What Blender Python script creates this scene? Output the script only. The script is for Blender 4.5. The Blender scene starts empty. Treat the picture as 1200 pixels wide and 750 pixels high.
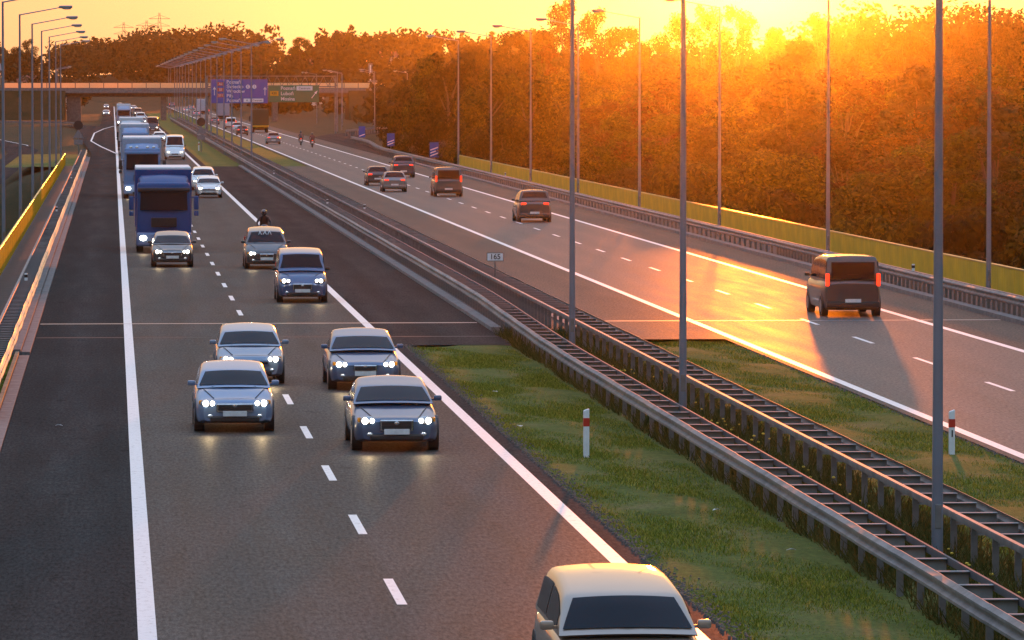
import bpy, bmesh, math, random
import numpy as np
from mathutils import Vector, Matrix
R = math.radians
sc = bpy.context.scene
COL = sc.collection
random.seed(7)

# ------------------------------------------------------------------ camera, sky, sun, exposure
CAM_Z = 7.55
FPX = 6160.0                       # focal length for a 1200 px wide frame
pitch = math.atan(276 / FPX)
yaw = math.atan(468 * math.cos(pitch) / FPX)
cam = bpy.data.cameras.new('camera'); co = bpy.data.objects.new('camera', cam); COL.objects.link(co)
cam.sensor_width = 36; cam.lens = 36 * FPX / 1200
cam.clip_start = 1; cam.clip_end = 12000
co.location = (0, 0, CAM_Z); co.rotation_euler = (math.pi / 2 - pitch, 0, -yaw)
sc.camera = co

SUN_AZ, SUN_EL = 7.0, 2.05          # azimuth from +Y towards +X, elevation
w = bpy.data.worlds.new('World'); sc.world = w; w.use_nodes = True
nt = w.node_tree; nt.nodes.clear()
out = nt.nodes.new('ShaderNodeOutputWorld'); bg = nt.nodes.new('ShaderNodeBackground')
sky = nt.nodes.new('ShaderNodeTexSky'); sky.sky_type = 'NISHITA'; sky.sun_disc = False
sky.sun_elevation = R(SUN_EL); sky.sun_rotation = R(SUN_AZ)
sky.altitude = 60; sky.air_density = 1.3; sky.dust_density = 3.0; sky.ozone_density = 1.5
bg.inputs['Strength'].default_value = 0.15
# the low sunset sky from the Sky Texture plus the clear blue upper dome that opens above it
def _mul(a, col):
    n = nt.nodes.new('ShaderNodeMix'); n.data_type = 'RGBA'; n.blend_type = 'MULTIPLY'; n.inputs[0].default_value = 1
    nt.links.new(a, n.inputs[6]); n.inputs[7].default_value = (*col, 1); return n.outputs[2]
SKY_TINT = (.12, .30, .42)
tcw = nt.nodes.new('ShaderNodeTexCoord'); sx = nt.nodes.new('ShaderNodeSeparateXYZ'); nt.links.new(tcw.outputs['Generated'], sx.inputs[0])
dome = nt.nodes.new('ShaderNodeValToRGB'); nt.links.new(sx.outputs['Z'], dome.inputs[0])
DOME = [(0.0, (.4, .5, .5)), (.06, (.8, .85, .9)), (.2, (1.8, 2.0, 2.3)), (.42, (3.7, 4.4, 5.2)), (.75, (4.0, 5.6, 8.4))]
while len(dome.color_ramp.elements) < len(DOME): dome.color_ramp.elements.new(.5)
for e, (p, c) in zip(dome.color_ramp.elements, DOME): e.position = p; e.color = (*c, 1)
addn = nt.nodes.new('ShaderNodeMix'); addn.data_type = 'RGBA'; addn.blend_type = 'ADD'; addn.inputs[0].default_value = 1
nt.links.new(_mul(sky.outputs[0], SKY_TINT), addn.inputs[6]); nt.links.new(dome.outputs[0], addn.inputs[7])
# the bright aureole round the low sun
_d = Vector((math.sin(R(SUN_AZ)) * math.cos(R(SUN_EL)), math.cos(R(SUN_AZ)) * math.cos(R(SUN_EL)), math.sin(R(SUN_EL))))
dt = nt.nodes.new('ShaderNodeVectorMath'); dt.operation = 'DOT_PRODUCT'; nt.links.new(tcw.outputs['Generated'], dt.inputs[0]); dt.inputs[1].default_value = _d
pw = nt.nodes.new('ShaderNodeMath'); pw.operation = 'POWER'; nt.links.new(dt.outputs['Value'], pw.inputs[0]); pw.inputs[1].default_value = 130
au = nt.nodes.new('ShaderNodeMix'); au.data_type = 'RGBA'; au.blend_type = 'ADD'; nt.links.new(pw.outputs[0], au.inputs[0])
nt.links.new(addn.outputs[2], au.inputs[6]); au.inputs[7].default_value = (11, 4.0, .7, 1)
pw2 = nt.nodes.new('ShaderNodeMath'); pw2.operation = 'POWER'; nt.links.new(dt.outputs['Value'], pw2.inputs[0]); pw2.inputs[1].default_value = 9
au2 = nt.nodes.new('ShaderNodeMix'); au2.data_type = 'RGBA'; au2.blend_type = 'ADD'; nt.links.new(pw2.outputs[0], au2.inputs[0])
nt.links.new(au.outputs[2], au2.inputs[6]); au2.inputs[7].default_value = (5.6, 2.65, 1.2, 1)
nt.links.new(au2.outputs[2], bg.inputs[0]); nt.links.new(bg.outputs[0], out.inputs[0])

sl = bpy.data.lights.new('sun', 'SUN'); so = bpy.data.objects.new('sun', sl); COL.objects.link(so)
sl.energy = 3.0; sl.angle = R(0.6); sl.color = (1.0, 0.20, 0.010)
sdir = Vector((math.sin(R(SUN_AZ)) * math.cos(R(SUN_EL)), math.cos(R(SUN_AZ)) * math.cos(R(SUN_EL)), math.sin(R(SUN_EL))))
so.rotation_euler = (-sdir).to_track_quat('-Z', 'Y').to_euler(); so.location = (60, 200, 60)

sc.view_settings.view_transform = 'Standard'; sc.view_settings.look = 'None'
sc.view_settings.exposure = 0.0; sc.view_settings.gamma = 1.0
sc.cycles.max_bounces = 5; sc.cycles.diffuse_bounces = 2; sc.cycles.glossy_bounces = 3
sc.cycles.transmission_bounces = 2; sc.cycles.volume_bounces = 0
sc.cycles.sample_clamp_indirect = 6; sc.cycles.use_denoising = True
sc.cycles.caustics_reflective = False; sc.cycles.caustics_refractive = False

# ------------------------------------------------------------------ helpers
def tag(o, label=None, cat=None, group=None, kind=None):
    if label: o['label'] = label
    if cat: o['category'] = cat
    if group: o['group'] = group
    if kind: o['kind'] = kind
    return o
def empty(name, loc=(0, 0, 0), rz=0, label=None, cat=None, group=None):
    o = bpy.data.objects.new(name, None); COL.objects.link(o)
    o.location = loc; o.rotation_euler = (0, 0, rz); o.empty_display_size = 0.3
    return tag(o, label, cat, group)
def copy_tree(o, parent=None):
    c = o.copy(); COL.objects.link(c)
    if parent is not None: c.parent = parent
    for ch in list(o.children): copy_tree(ch, c)
    return c
ORD = ['first', 'second', 'third', 'fourth', 'fifth', 'sixth', 'seventh', 'eighth', 'ninth', 'tenth', 'eleventh', 'twelfth',
       'thirteenth', 'fourteenth', 'fifteenth', 'sixteenth', 'seventeenth', 'eighteenth', 'nineteenth', 'twentieth']

class MB:
    def __init__(s): s.v = []; s.f = []; s.m = []
    def add(s, vs, fs, mi=0):
        n = len(s.v); s.v += [tuple(p) for p in vs]
        s.f += [tuple(i + n for i in f) for f in fs]; s.m += [mi] * len(fs); return s
    def box(s, cx, cy, cz, sx, sy, sz, rz=0, mi=0, taper=1.0):
        vs = []
        c, q = math.cos(rz), math.sin(rz)
        for z, t in ((-.5, 1), (.5, taper)):
            for x, y in ((-.5, -.5), (.5, -.5), (.5, .5), (-.5, .5)):
                X, Y = x * sx * t, y * sy * t
                vs.append((cx + X * c - Y * q, cy + X * q + Y * c, cz + z * sz))
        return s.add(vs, [(3, 2, 1, 0), (4, 5, 6, 7), (0, 1, 5, 4), (1, 2, 6, 5), (2, 3, 7, 6), (3, 0, 4, 7)], mi)
    def rbox(s, cx, cy, cz, sx, sy, sz, bev=0.03, seg=2, mi=0, warp=None):
        bm = bmesh.new(); bmesh.ops.create_cube(bm, size=1)
        for v in bm.verts: v.co = Vector((v.co.x * sx, v.co.y * sy, v.co.z * sz))
        bmesh.ops.bevel(bm, geom=list(bm.edges), offset=bev, segments=seg, profile=0.5, affect='EDGES')
        vs = []
        for v in bm.verts:
            p = Vector((v.co.x + cx, v.co.y + cy, v.co.z + cz))
            if warp: p = Vector(warp(p))
            vs.append(p)
        bm.verts.index_update()
        fs = [tuple(v.index for v in f.verts) for f in bm.faces]
        bm.free(); return s.add(vs, fs, mi)
    def tube(s, p0, p1, r0, r1=None, n=8, mi=0, caps=True):
        r1 = r0 if r1 is None else r1
        p0, p1 = Vector(p0), Vector(p1); d = (p1 - p0).normalized()
        a = d.orthogonal().normalized(); b = d.cross(a)
        vs = []
        for p, r in ((p0, r0), (p1, r1)):
            for i in range(n):
                t = 2 * math.pi * i / n; vs.append(p + (a * math.cos(t) + b * math.sin(t)) * r)
        fs = [(i, (i + 1) % n, n + (i + 1) % n, n + i) for i in range(n)]
        if caps: fs += [tuple(range(n - 1, -1, -1)), tuple(range(n, 2 * n))]
        return s.add(vs, fs, mi)
    def ell(s, c, r, n=12, k=8, mi=0):
        vs = [(c[0], c[1], c[2] - r[2])]
        for j in range(1, k):
            ph = -math.pi / 2 + math.pi * j / k
            for i in range(n):
                t = 2 * math.pi * i / n
                vs.append((c[0] + r[0] * math.cos(ph) * math.cos(t), c[1] + r[1] * math.cos(ph) * math.sin(t), c[2] + r[2] * math.sin(ph)))
        vs.append((c[0], c[1], c[2] + r[2])); L = len(vs) - 1
        fs = [(0, 1 + (i + 1) % n, 1 + i) for i in range(n)]
        for j in range(k - 2):
            for i in range(n):
                a = 1 + j * n + i; b = 1 + j * n + (i + 1) % n
                fs.append((a, b, b + n, a + n))
        fs += [(1 + (k - 2) * n + i, 1 + (k - 2) * n + (i + 1) % n, L) for i in range(n)]
        return s.add(vs, fs, mi)
    def loft(s, rings, closed=True, caps=True, mi=0):
        n = len(rings[0]); vs = [p for r in rings for p in r]; fs = []
        m = n if closed else n - 1
        for j in range(len(rings) - 1):
            for i in range(m):
                a = j * n + i; b = j * n + (i + 1) % n
                fs.append((a, b, b + n, a + n))
        if caps and closed:
            fs.append(tuple(range(n - 1, -1, -1))); fs.append(tuple((len(rings) - 1) * n + i for i in range(n)))
        return s.add(vs, fs, mi)
    def cyl_x(s, cx, cy, cz, r, wd, n=20, mi=0):
        return s.tube((cx - wd / 2, cy, cz), (cx + wd / 2, cy, cz), r, r, n, mi)
    def build(s, name, mats, parent=None, smooth=False, loc=None):
        me = bpy.data.meshes.new(name); me.from_pydata(s.v, [], s.f)
        if not isinstance(mats, (list, tuple)): mats = [mats]
        for m in mats: me.materials.append(m)
        if len(mats) > 1: me.polygons.foreach_set('material_index', s.m)
        bm = bmesh.new(); bm.from_mesh(me); bmesh.ops.recalc_face_normals(bm, faces=bm.faces); bm.to_mesh(me); bm.free()
        if smooth:
            me.polygons.foreach_set('use_smooth', [True] * len(me.polygons))
            if smooth != 'all': me.set_sharp_from_angle(angle=R(38))
        me.update()
        o = bpy.data.objects.new(name, me); COL.objects.link(o)
        if parent is not None: o.parent = parent
        if loc is not None: o.location = loc
        return o

# ------------------------------------------------------------------ materials
def new_mat(name):
    m = bpy.data.materials.new(name); m.use_nodes = True
    return m, m.node_tree, m.node_tree.nodes['Principled BSDF']
def setp(b, **k):
    for n, v in k.items():
        n = n.replace('_', ' ')
        if n in b.inputs: b.inputs[n].default_value = v
def pos_node(nt, scale):
    g = nt.nodes.new('ShaderNodeNewGeometry'); mp = nt.nodes.new('ShaderNodeMapping'); mp.inputs['Scale'].default_value = scale
    nt.links.new(g.outputs['Position'], mp.inputs['Vector']); return mp.outputs[0]
def noise_n(nt, vec, scale, detail=4, rough=.6):
    n = nt.nodes.new('ShaderNodeTexNoise'); n.inputs['Scale'].default_value = scale; n.inputs['Detail'].default_value = detail
    n.inputs['Roughness'].default_value = rough; nt.links.new(vec, n.inputs['Vector']); return n.outputs[0]
def ramp(nt, fac, stops):
    r = nt.nodes.new('ShaderNodeValToRGB'); nt.links.new(fac, r.inputs[0])
    while len(r.color_ramp.elements) < len(stops): r.color_ramp.elements.new(.5)
    for e, (p, c) in zip(r.color_ramp.elements, stops): e.position = p; e.color = (*c, 1) if len(c) == 3 else c
    return r.outputs[0]
def mixc(nt, fac, a, b, mode='MIX'):
    m = nt.nodes.new('ShaderNodeMix'); m.data_type = 'RGBA'; m.blend_type = mode
    if isinstance(fac, float): m.inputs[0].default_value = fac
    else: nt.links.new(fac, m.inputs[0])
    for i, v in ((6, a), (7, b)):
        if isinstance(v, tuple): m.inputs[i].default_value = (*v, 1)
        else: nt.links.new(v, m.inputs[i])
    return m.outputs[2]
def bumpn(nt, h, strength, dist, b):
    n = nt.nodes.new('ShaderNodeBump'); n.inputs['Strength'].default_value = strength; n.inputs['Distance'].default_value = dist
    nt.links.new(h, n.inputs['Height']); nt.links.new(n.outputs[0], b.inputs['Normal'])

def simple(name, col, rough=.5, metal=0, var=.15, scale=6, spec=.5, coat=0, bump=0):
    m, nt, b = new_mat(name); setp(b, Roughness=rough, Metallic=metal, Specular_IOR_Level=spec, Coat_Weight=coat, Coat_Roughness=.05)
    tc = nt.nodes.new('ShaderNodeTexCoord'); n = noise_n(nt, tc.outputs['Object'], scale, 5)
    lo = tuple(c * (1 - var) for c in col); hi = tuple(min(1, c * (1 + var)) for c in col)
    c = ramp(nt, n, [(.3, lo), (.7, hi)]); nt.links.new(c, b.inputs['Base Color'])
    if bump: bumpn(nt, n, bump, .02, b)
    return m
def emit(name, col, strength, base=(.8, .8, .8)):
    m, nt, b = new_mat(name); setp(b, Base_Color=(*base, 1), Roughness=.2, Emission_Color=(*col, 1), Emission_Strength=strength); return m

def asphalt(name, base, gloss=.1, rough=.45):
    m, nt, b = new_mat(name)
    fine = noise_n(nt, pos_node(nt, (1, .16, 1)), 17, 4, .85)
    big = noise_n(nt, pos_node(nt, (1, .06, 1)), 1.3, 5, .6)
    cross = noise_n(nt, pos_node(nt, (.35, 2.2, 1)), 1.6, 6, .75)
    patch = noise_n(nt, pos_node(nt, (1, .3, 1)), .22, 4, .6)
    d = tuple(c * .65 for c in base); h = tuple(c * 1.4 for c in base)
    c1 = ramp(nt, fine, [(.40, d), (.60, h)])
    c2 = mixc(nt, 1.0, c1, ramp(nt, cross, [(.3, (.72, .72, .74)), (.7, (1.25, 1.22, 1.2))]), 'MULTIPLY')
    c3 = mixc(nt, 1.0, c2, ramp(nt, big, [(.3, (.7, .7, .72)), (.65, (1.2, 1.2, 1.18))]), 'MULTIPLY')
    c4 = mixc(nt, 1.0, c3, ramp(nt, patch, [(.35, (.82, .82, .84)), (.65, (1.15, 1.13, 1.1))]), 'MULTIPLY')
    g2 = nt.nodes.new('ShaderNodeNewGeometry'); sp = nt.nodes.new('ShaderNodeSeparateXYZ'); nt.links.new(g2.outputs['Position'], sp.inputs[0])
    w1_ = nt.nodes.new('ShaderNodeMath'); w1_.operation = 'MULTIPLY_ADD'; nt.links.new(sp.outputs['X'], w1_.inputs[0]); w1_.inputs[1].default_value = 2 * math.pi / 1.89; w1_.inputs[2].default_value = -.42 * 2 * math.pi / 1.89 + math.pi
    w0_ = nt.nodes.new('ShaderNodeMath'); w0_.operation = 'MULTIPLY_ADD'; nt.links.new(big, w0_.inputs[0]); w0_.inputs[1].default_value = 2.2; nt.links.new(w1_.outputs[0], w0_.inputs[2])
    w2_ = nt.nodes.new('ShaderNodeMath'); w2_.operation = 'COSINE'; nt.links.new(w0_.outputs[0], w2_.inputs[0])
    w3_ = nt.nodes.new('ShaderNodeMapRange'); w3_.inputs[1].default_value = -1; w3_.inputs[2].default_value = 1; w3_.inputs[3].default_value = .84; w3_.inputs[4].default_value = 1.14; nt.links.new(w2_.outputs[0], w3_.inputs[0])
    c4 = mixc(nt, 1.0, c4, w3_.outputs[0], 'MULTIPLY')
    spots = noise_n(nt, pos_node(nt, (1, .35, 1)), 1.9, 3, .5)
    c4 = mixc(nt, 1.0, c4, ramp(nt, spots, [(.27, (.45, .45, .45)), (.36, (1, 1, 1))]), 'MULTIPLY')
    nt.links.new(c4, b.inputs['Base Color'])
    rr = nt.nodes.new('ShaderNodeMapRange'); rr.inputs[3].default_value = rough - .1; rr.inputs[4].default_value = rough + .12
    nt.links.new(big, rr.inputs[0]); nt.links.new(rr.outputs[0], b.inputs['Roughness'])
    bumpn(nt, mixc(nt, .5, fine, cross), .35, .01, b)
    setp(b, Specular_IOR_Level=.04)
    gl = nt.nodes.new('ShaderNodeBsdfGlossy'); nt.links.new(rr.outputs[0], gl.inputs['Roughness']); gl.inputs['Color'].default_value = (.95, .93, .90, 1)
    nt.links.new(b.inputs['Normal'].links[0].from_socket, gl.inputs['Normal'])
    df = nt.nodes.new('ShaderNodeBsdfDiffuse'); nt.links.new(c4, df.inputs['Color']); nt.links.new(b.inputs['Normal'].links[0].from_socket, df.inputs['Normal'])
    b = df
    gm = nt.nodes.new('ShaderNodeMapRange'); gm.inputs[1].default_value = .3; gm.inputs[2].default_value = .7; gm.inputs[3].default_value = gloss * .62; gm.inputs[4].default_value = gloss * 1.38; nt.links.new(fine, gm.inputs[0])
    mx = nt.nodes.new('ShaderNodeMixShader'); nt.links.new(gm.outputs[0], mx.inputs[0]); nt.links.new(b.outputs[0], mx.inputs[1]); nt.links.new(gl.outputs[0], mx.inputs[2])
    nt.links.new(mx.outputs[0], nt.nodes['Material Output'].inputs['Surface'])
    return m
M = {}
M['asphalt'] = asphalt('asphalt', (.038, .033, .029), .085, .42)
M['asphalt_out'] = asphalt('asphalt_departing_glow', (.058, .032, .018), .17, .46)  # copper sheen of the low sun put into the base colour
M['asphalt_out_old'] = asphalt('asphalt_shoulder_glow', (.052, .029, .016), .11, .46)  # base browned too, standing in for reflected sunset
M['asphalt_old'] = asphalt('asphalt_shoulder', (.029, .026, .025), .03, .5)
def paint_mat():
    m, nt, b = new_mat('road_paint')
    n = noise_n(nt, pos_node(nt, (1, .4, 1)), 9, 6, .75)
    c = ramp(nt, n, [(.28, (.34, .34, .34)), (.45, (.74, .74, .74)), (.8, (.84, .84, .84))]); nt.links.new(c, b.inputs['Base Color'])
    setp(b, Roughness=.42); return m
M['paint'] = paint_mat()
M['concrete'] = simple('concrete', (.17, .165, .16), .85, var=.3, scale=3, bump=.3)
M['concrete_dark'] = simple('concrete_weathered', (.15, .14, .13), .85, var=.35, scale=2.5, bump=.3)
M['orange_kerb'] = simple('orange_brown_kerb', (.30, .17, .09), .7, var=.4, scale=2)  # orange-brown strip, tone mottled by noise
M['walk'] = simple('walkway_coating', (.075, .048, .042), .85, var=.25, scale=1.5)
M['galv'] = simple('galvanised_steel', (.19, .185, .185), .6, .4, var=.35, scale=2)
M['spacer'] = simple('spacer_steel', (.27, .265, .265), .8, .1, var=.3, scale=2)
M['galv_thin'] = simple('dull_steel', (.09, .09, .10), .75, .3, var=.2, scale=2)
M['galv_dark'] = simple('weathered_steel', (.18, .175, .17), .55, .5, var=.3, scale=3)
M['pole'] = simple('pole_steel', (.22, .25, .31), .38, .5, var=.15, scale=1)
M['lamp_head'] = simple('lamp_housing', (.30, .30, .31), .35, .4)
M['lamp_glass'] = simple('lamp_cover', (.75, .75, .7), .1, 0, var=.05)
M['yellow'] = simple('yellow_fence_paint', (.68, .42, .010), .5, 0, var=.18, scale=.9)
M['black'] = simple('black_plastic', (.015, .015, .016), .45)
M['rubber'] = simple('tyre_rubber', (.018, .018, .018), .8)
M['rim'] = simple('wheel_alloy', (.42, .42, .43), .3, .9)
M['glass'] = simple('tinted_glass', (.004, .006, .011), .06, 0, spec=.13)
M['lamp_lens'] = simple('lamp_lens', (.45, .47, .5), .08, .3)
M['chrome'] = simple('chrome', (.6, .6, .6), .15, 1)
M['plate'] = simple('plate_white', (.7, .7, .68), .4)
M['white'] = simple('white_plastic', (.75, .75, .75), .45, var=.08)
M['red'] = simple('red_reflector', (.5, .03, .02), .3)
M['grey'] = simple('sign_back', (.20, .20, .22), .5, .3)
M['head'] = emit('headlight_beam', (1.0, .92, .74), 16.0)
M['dayhead'] = emit('dipped_beam', (1.0, .92, .76), 8.0)
M['tail'] = emit('tail_light', (1.0, .05, .015), 1.6, (.5, .02, .01))
M['amber'] = simple('indicator', (.7, .25, .02), .2)
M['sign_blue'] = simple('sign_blue', (0, .075, .38), .4, var=.05)
M['sign_green'] = simple('sign_green', (.02, .16, .08), .4, var=.05)
M['sign_white'] = simple('sign_white', (.8, .8, .8), .4, var=.03)
M['sign_red'] = simple('sign_red', (.55, .06, .04), .4, var=.03)
M['sign_orange'] = simple('sign_orange', (.75, .33, .02), .4, var=.03)
M['bark'] = simple('bark', (.07, .05, .035), .9, var=.4, scale=4, bump=.5)
M['leather'] = simple('dark_leather', (.02, .02, .022), .5)
M['helmet'] = simple('helmet_shell', (.03, .03, .035), .15, coat=1)
M['skin'] = simple('skin', (.45, .27, .19), .6)

def terrain_mat(name, a, b_, c_, bumpy=.5):
    m, nt, b = new_mat(name)
    n1 = noise_n(nt, pos_node(nt, (1, 1, 1)), .35, 8, .7); n2 = noise_n(nt, pos_node(nt, (1, .5, 1)), 9, 5, .8)
    c1 = ramp(nt, n1, [(.3, a), (.5, b_), (.7, c_)])
    c2 = mixc(nt, 1.0, c1, ramp(nt, n2, [(.3, (.55, .55, .55)), (.7, (1.4, 1.4, 1.4))]), 'MULTIPLY')
    nt.links.new(c2, b.inputs['Base Color']); setp(b, Roughness=.95, Specular_IOR_Level=.15); bumpn(nt, n2, bumpy, .05, b); return m
M['field'] = terrain_mat('field_grass', (.020, .026, .009), (.042, .036, .014), (.07, .048, .024))
M['verge'] = terrain_mat('mown_verge', (.060, .075, .012), (.10, .12, .022), (.17, .14, .05), .8)

def leaf_mat(name, dark, mid, light, trans=.16):
    m, nt, b = new_mat(name)
    g = nt.nodes.new('ShaderNodeNewGeometry'); oi = nt.nodes.new('ShaderNodeObjectInfo')
    c1 = ramp(nt, g.outputs['Random Per Island'], [(0, dark), (.55, mid), (1, light)])
    hs = nt.nodes.new('ShaderNodeHueSaturation'); nt.links.new(c1, hs.inputs['Color'])
    mr = nt.nodes.new('ShaderNodeMapRange'); mr.inputs[3].default_value = .455; mr.inputs[4].default_value = .53
    nt.links.new(oi.outputs['Random'], mr.inputs[0]); nt.links.new(mr.outputs[0], hs.inputs['Hue'])
    mv = nt.nodes.new('ShaderNodeMapRange'); mv.inputs[3].default_value = .35; mv.inputs[4].default_value = 1.6
    nt.links.new(oi.outputs['Random'], mv.inputs[0]); nt.links.new(mv.outputs[0], hs.inputs['Value'])
    nt.links.new(hs.outputs[0], b.inputs['Base Color']); setp(b, Roughness=.8, Specular_IOR_Level=.08)
    tr = nt.nodes.new('ShaderNodeBsdfTranslucent'); nt.links.new(hs.outputs[0], tr.inputs['Color'])
    mx = nt.nodes.new('ShaderNodeMixShader'); mx.inputs[0].default_value = trans
    nt.links.new(b.outputs[0], mx.inputs[1]); nt.links.new(tr.outputs[0], mx.inputs[2])
    nt.links.new(mx.outputs[0], nt.nodes['Material Output'].inputs['Surface']); return m
M['leaf_green'] = leaf_mat('leaf_green', (.010, .015, .001), (.026, .032, .003), (.065, .068, .006))
M['leaf_olive'] = leaf_mat('leaf_olive', (.014, .015, .001), (.036, .034, .003), (.09, .075, .006))
M['leaf_rust'] = leaf_mat('leaf_rust', (.022, .011, .002), (.05, .023, .003), (.09, .042, .006))
M['leaf_grey'] = leaf_mat('leaf_grey', (.08, .075, .06), (.13, .12, .10), (.2, .18, .15), .2)
M['needle'] = leaf_mat('needle', (.015, .028, .012), (.03, .045, .018), (.05, .06, .025), .1)
M['grass_blade'] = leaf_mat('grass_blade', (.07, .085, .010), (.15, .175, .018), (.33, .30, .06), .35)
M['weed'] = leaf_mat('weed_blade', (.04, .05, .012), (.09, .10, .02), (.19, .16, .05), .35)
M['flower'] = simple('yellow_flower', (.75, .5, .03), .6)

# ------------------------------------------------------------------ terrain
def sst(a, b, x):
    t = min(1, max(0, (x - a) / (b - a))); return t * t * (3 - 2 * t)
def gz(x, y):
    z = -0.30
    v = sst(157, 172, y) * (1 - sst(458, 484, y))
    z -= 8.7 * v
    if y <= 172: z -= 7 * (sst(34, 48, x) + (1 - sst(-16, -5.5, x))) * (1 - v)
    else:
        k = 1 - v
        far = sst(760, 1000, y)
        z -= k * (1 - far) * 6.5 * sst(33, 46, x)
        z -= k * (1 - sst(820, 960, y)) * 2.6 * (1 - sst(-13, -6, x))
    # hills: a wooded ridge rising beyond the overpass
    if y > 1180:
        side = 1.0 if x > 40 or x < -12 else .0
        h = 12 * sst(1180, 1500, y) * (0.8 + .3 * math.sin(x * .011 + 1.3) + .15 * math.sin(x * .037))
        lane = min(sst(34, 70, x) + (1 - sst(-40, -8, x)), 1)
        z += h * max(lane, sst(1800, 2000, y) * .9)
    if x > 60 and y > 700: z += 5 * sst(60, 160, x) * sst(700, 1000, y)
    if x < -60: z += .6 * math.sin(x * .05) * math.cos(y * .03)
    return z
def terrain():
    xs = sorted(set([-2500, -1800, -1200, -800, -500, -350, -250, -180, -140, -110, -90, -75, -60, -50, -40] + [x for x in range(-34, 60, 2)] +
                    [60, 65, 70, 76, 84, 92, 100, 112, 126, 140, 160, 185, 215, 250, 300, 360, 440, 560, 750, 1000, 1400, 1900, 2500]))
    ys = sorted(set([-60, 0, 40] + list(range(60, 150, 10)) + list(range(150, 190, 3)) + list(range(190, 450, 13)) + list(range(450, 500, 3)) +
                    list(range(500, 1000, 20)) + list(range(1000, 2700, 50))))
    mb = MB(); n = len(xs)
    vs = [(x, y, gz(x, y)) for y in ys for x in xs]
    fs = [(j * n + i, j * n + i + 1, (j + 1) * n + i + 1, (j + 1) * n + i) for j in range(len(ys) - 1) for i in range(n - 1)]
    mb.add(vs, fs); tag(mb.build('ground', M['field'], smooth='all'), kind='structure')
terrain()

YB0, YB1 = 156.0, 486.0           # viaduct from, to
YEND = 2600
def strip(mb, x0, x1, y0, y1, z, step=None, mi=0):
    ys = [y0, y1] if not step else list(np.arange(y0, y1, step)) + [y1]
    for a, b in zip(ys[:-1], ys[1:]):
        mb.add([(x0, a, z), (x1, a, z), (x1, b, z), (x0, b, z)], [(0, 1, 2, 3)], mi)
def sheet(name, rects, z, mat, kind='structure'):
    mb = MB()
    for r in rects: strip(mb, *r, z)
    return tag(mb.build(name, mat), kind=kind)
# running lanes and shoulders butt edge to edge
sheet('road_carriageway_in', [(0.40, 7.95, -30, YEND)], 0, M['asphalt'])
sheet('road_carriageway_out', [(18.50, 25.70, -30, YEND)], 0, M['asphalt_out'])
sheet('road_shoulder', [(-2.32, 0.40, -30, YEND), (7.95, 8.42, -30, YB0 - 4), (7.95, 11.55, YB0 - 4, YB1), (7.95, 8.60, YB1, YEND),
                        ], 0, M['asphalt_old'])
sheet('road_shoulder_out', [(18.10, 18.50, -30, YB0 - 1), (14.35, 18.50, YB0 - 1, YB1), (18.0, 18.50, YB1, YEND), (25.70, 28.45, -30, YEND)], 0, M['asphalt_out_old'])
# paint
mb = MB()
for x, wd in ((0.45, .26), (7.95, .26), (18.42, .25), (25.70, .25)):
    strip(mb, x - wd / 2, x + wd / 2, 40, YEND, .004, 30)
y = 76.0 - 36
while y < 1700:
    strip(mb, 4.17 - .075, 4.17 + .075, y, y + 4, .004); strip(mb, 22.1 - .07, 22.1 + .07, y + 4, y + 8, .004); y += 12
tag(mb.build('road_markings', M['paint']), kind='structure')
# merging lane from the slip road, its gore lines, and the curving slip road
mb = MB()
def path_strip(mb, pts, wd, z, mi=0, side=0):
    vs = []
    for i, p in enumerate(pts):
        a = Vector(pts[max(0, i - 1)]); b = Vector(pts[min(len(pts) - 1, i + 1)]); d = (b - a).normalized(); n = Vector((-d.y, d.x))
        c = Vector(p)
        for s in (-1, 1): q = c + n * wd / 2 * s; vs.append((q.x, q.y, z(q.x, q.y) if callable(z) else z))
    fs = [(2 * i, 2 * i + 1, 2 * i + 3, 2 * i + 2) for i in range(len(pts) - 1)]
    mb.add(vs, fs, mi)
mb.add([(-2.32, 575, 0), (-2.32, 960, 0), (-7, 960, 0), (-5.6, 860, 0), (-4.3, 720, 0)], [(0, 1, 2, 3, 4)])
slip = [(-4.6, 955), (-6.5, 975), (-12, 990), (-22, 998), (-40, 1000), (-70, 995), (-110, 980), (-160, 960)]
path_strip(mb, slip, 5, -.02)
exitr = [(31.0, 745), (36, 800), (44, 850), (58, 885), (80, 905), (120, 915), (180, 915)]
mb.add([(28.45, 560, -.0), (32.2, 640, 0), (33.5, 748, 0), (28.45, 760, 0)], [(0, 1, 2, 3)])
path_strip(mb, exitr, 6.5, -.02)
low = [(-13.5, 500), (-13.2, 600), (-13, 700), (-13.5, 800), (-16, 860), (-22, 890), (-32, 900), (-50, 895), (-90, 880)]
path_strip(mb, low, 4.6, lambda x, y: gz(x, y) + .06)
tag(mb.build('slip_road', M['asphalt_old']), kind='structure')
mb = MB()
path_strip(mb, [(.45, 575), (-1.4, 640), (-2.9, 705), (-2.85, 820), (-1.5, 900), (.3, 960)], .22, .004)
path_strip(mb, [(x + 2.0, y) for x, y in low], .22, lambda x, y: gz(x, y) + .075)
tag(mb.build('slip_road_markings', M['paint']), kind='structure')
# expansion joints
mb = MB()
for y0, x0, x1 in ((166.0, -2.3, 11.5), (166.8, 14.4, 28.4)):
    strip(mb, x0, x1, y0, y0 + .28, .006)
tag(mb.build('road_joint_strip', simple('joint_steel', (.42, .38, .36), .4, .5)), kind='structure')
mb = MB()
for y0, x0, x1 in ((166.28, -2.3, 11.5), (167.08, 14.4, 28.4), (157.0, -2.3, 11.5)):
    strip(mb, x0, x1, y0, y0 + .35, .0035)
tag(mb.build('road_joint_seal', simple('joint_seal', (.012, .012, .012), .7)), kind='structure')
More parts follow.
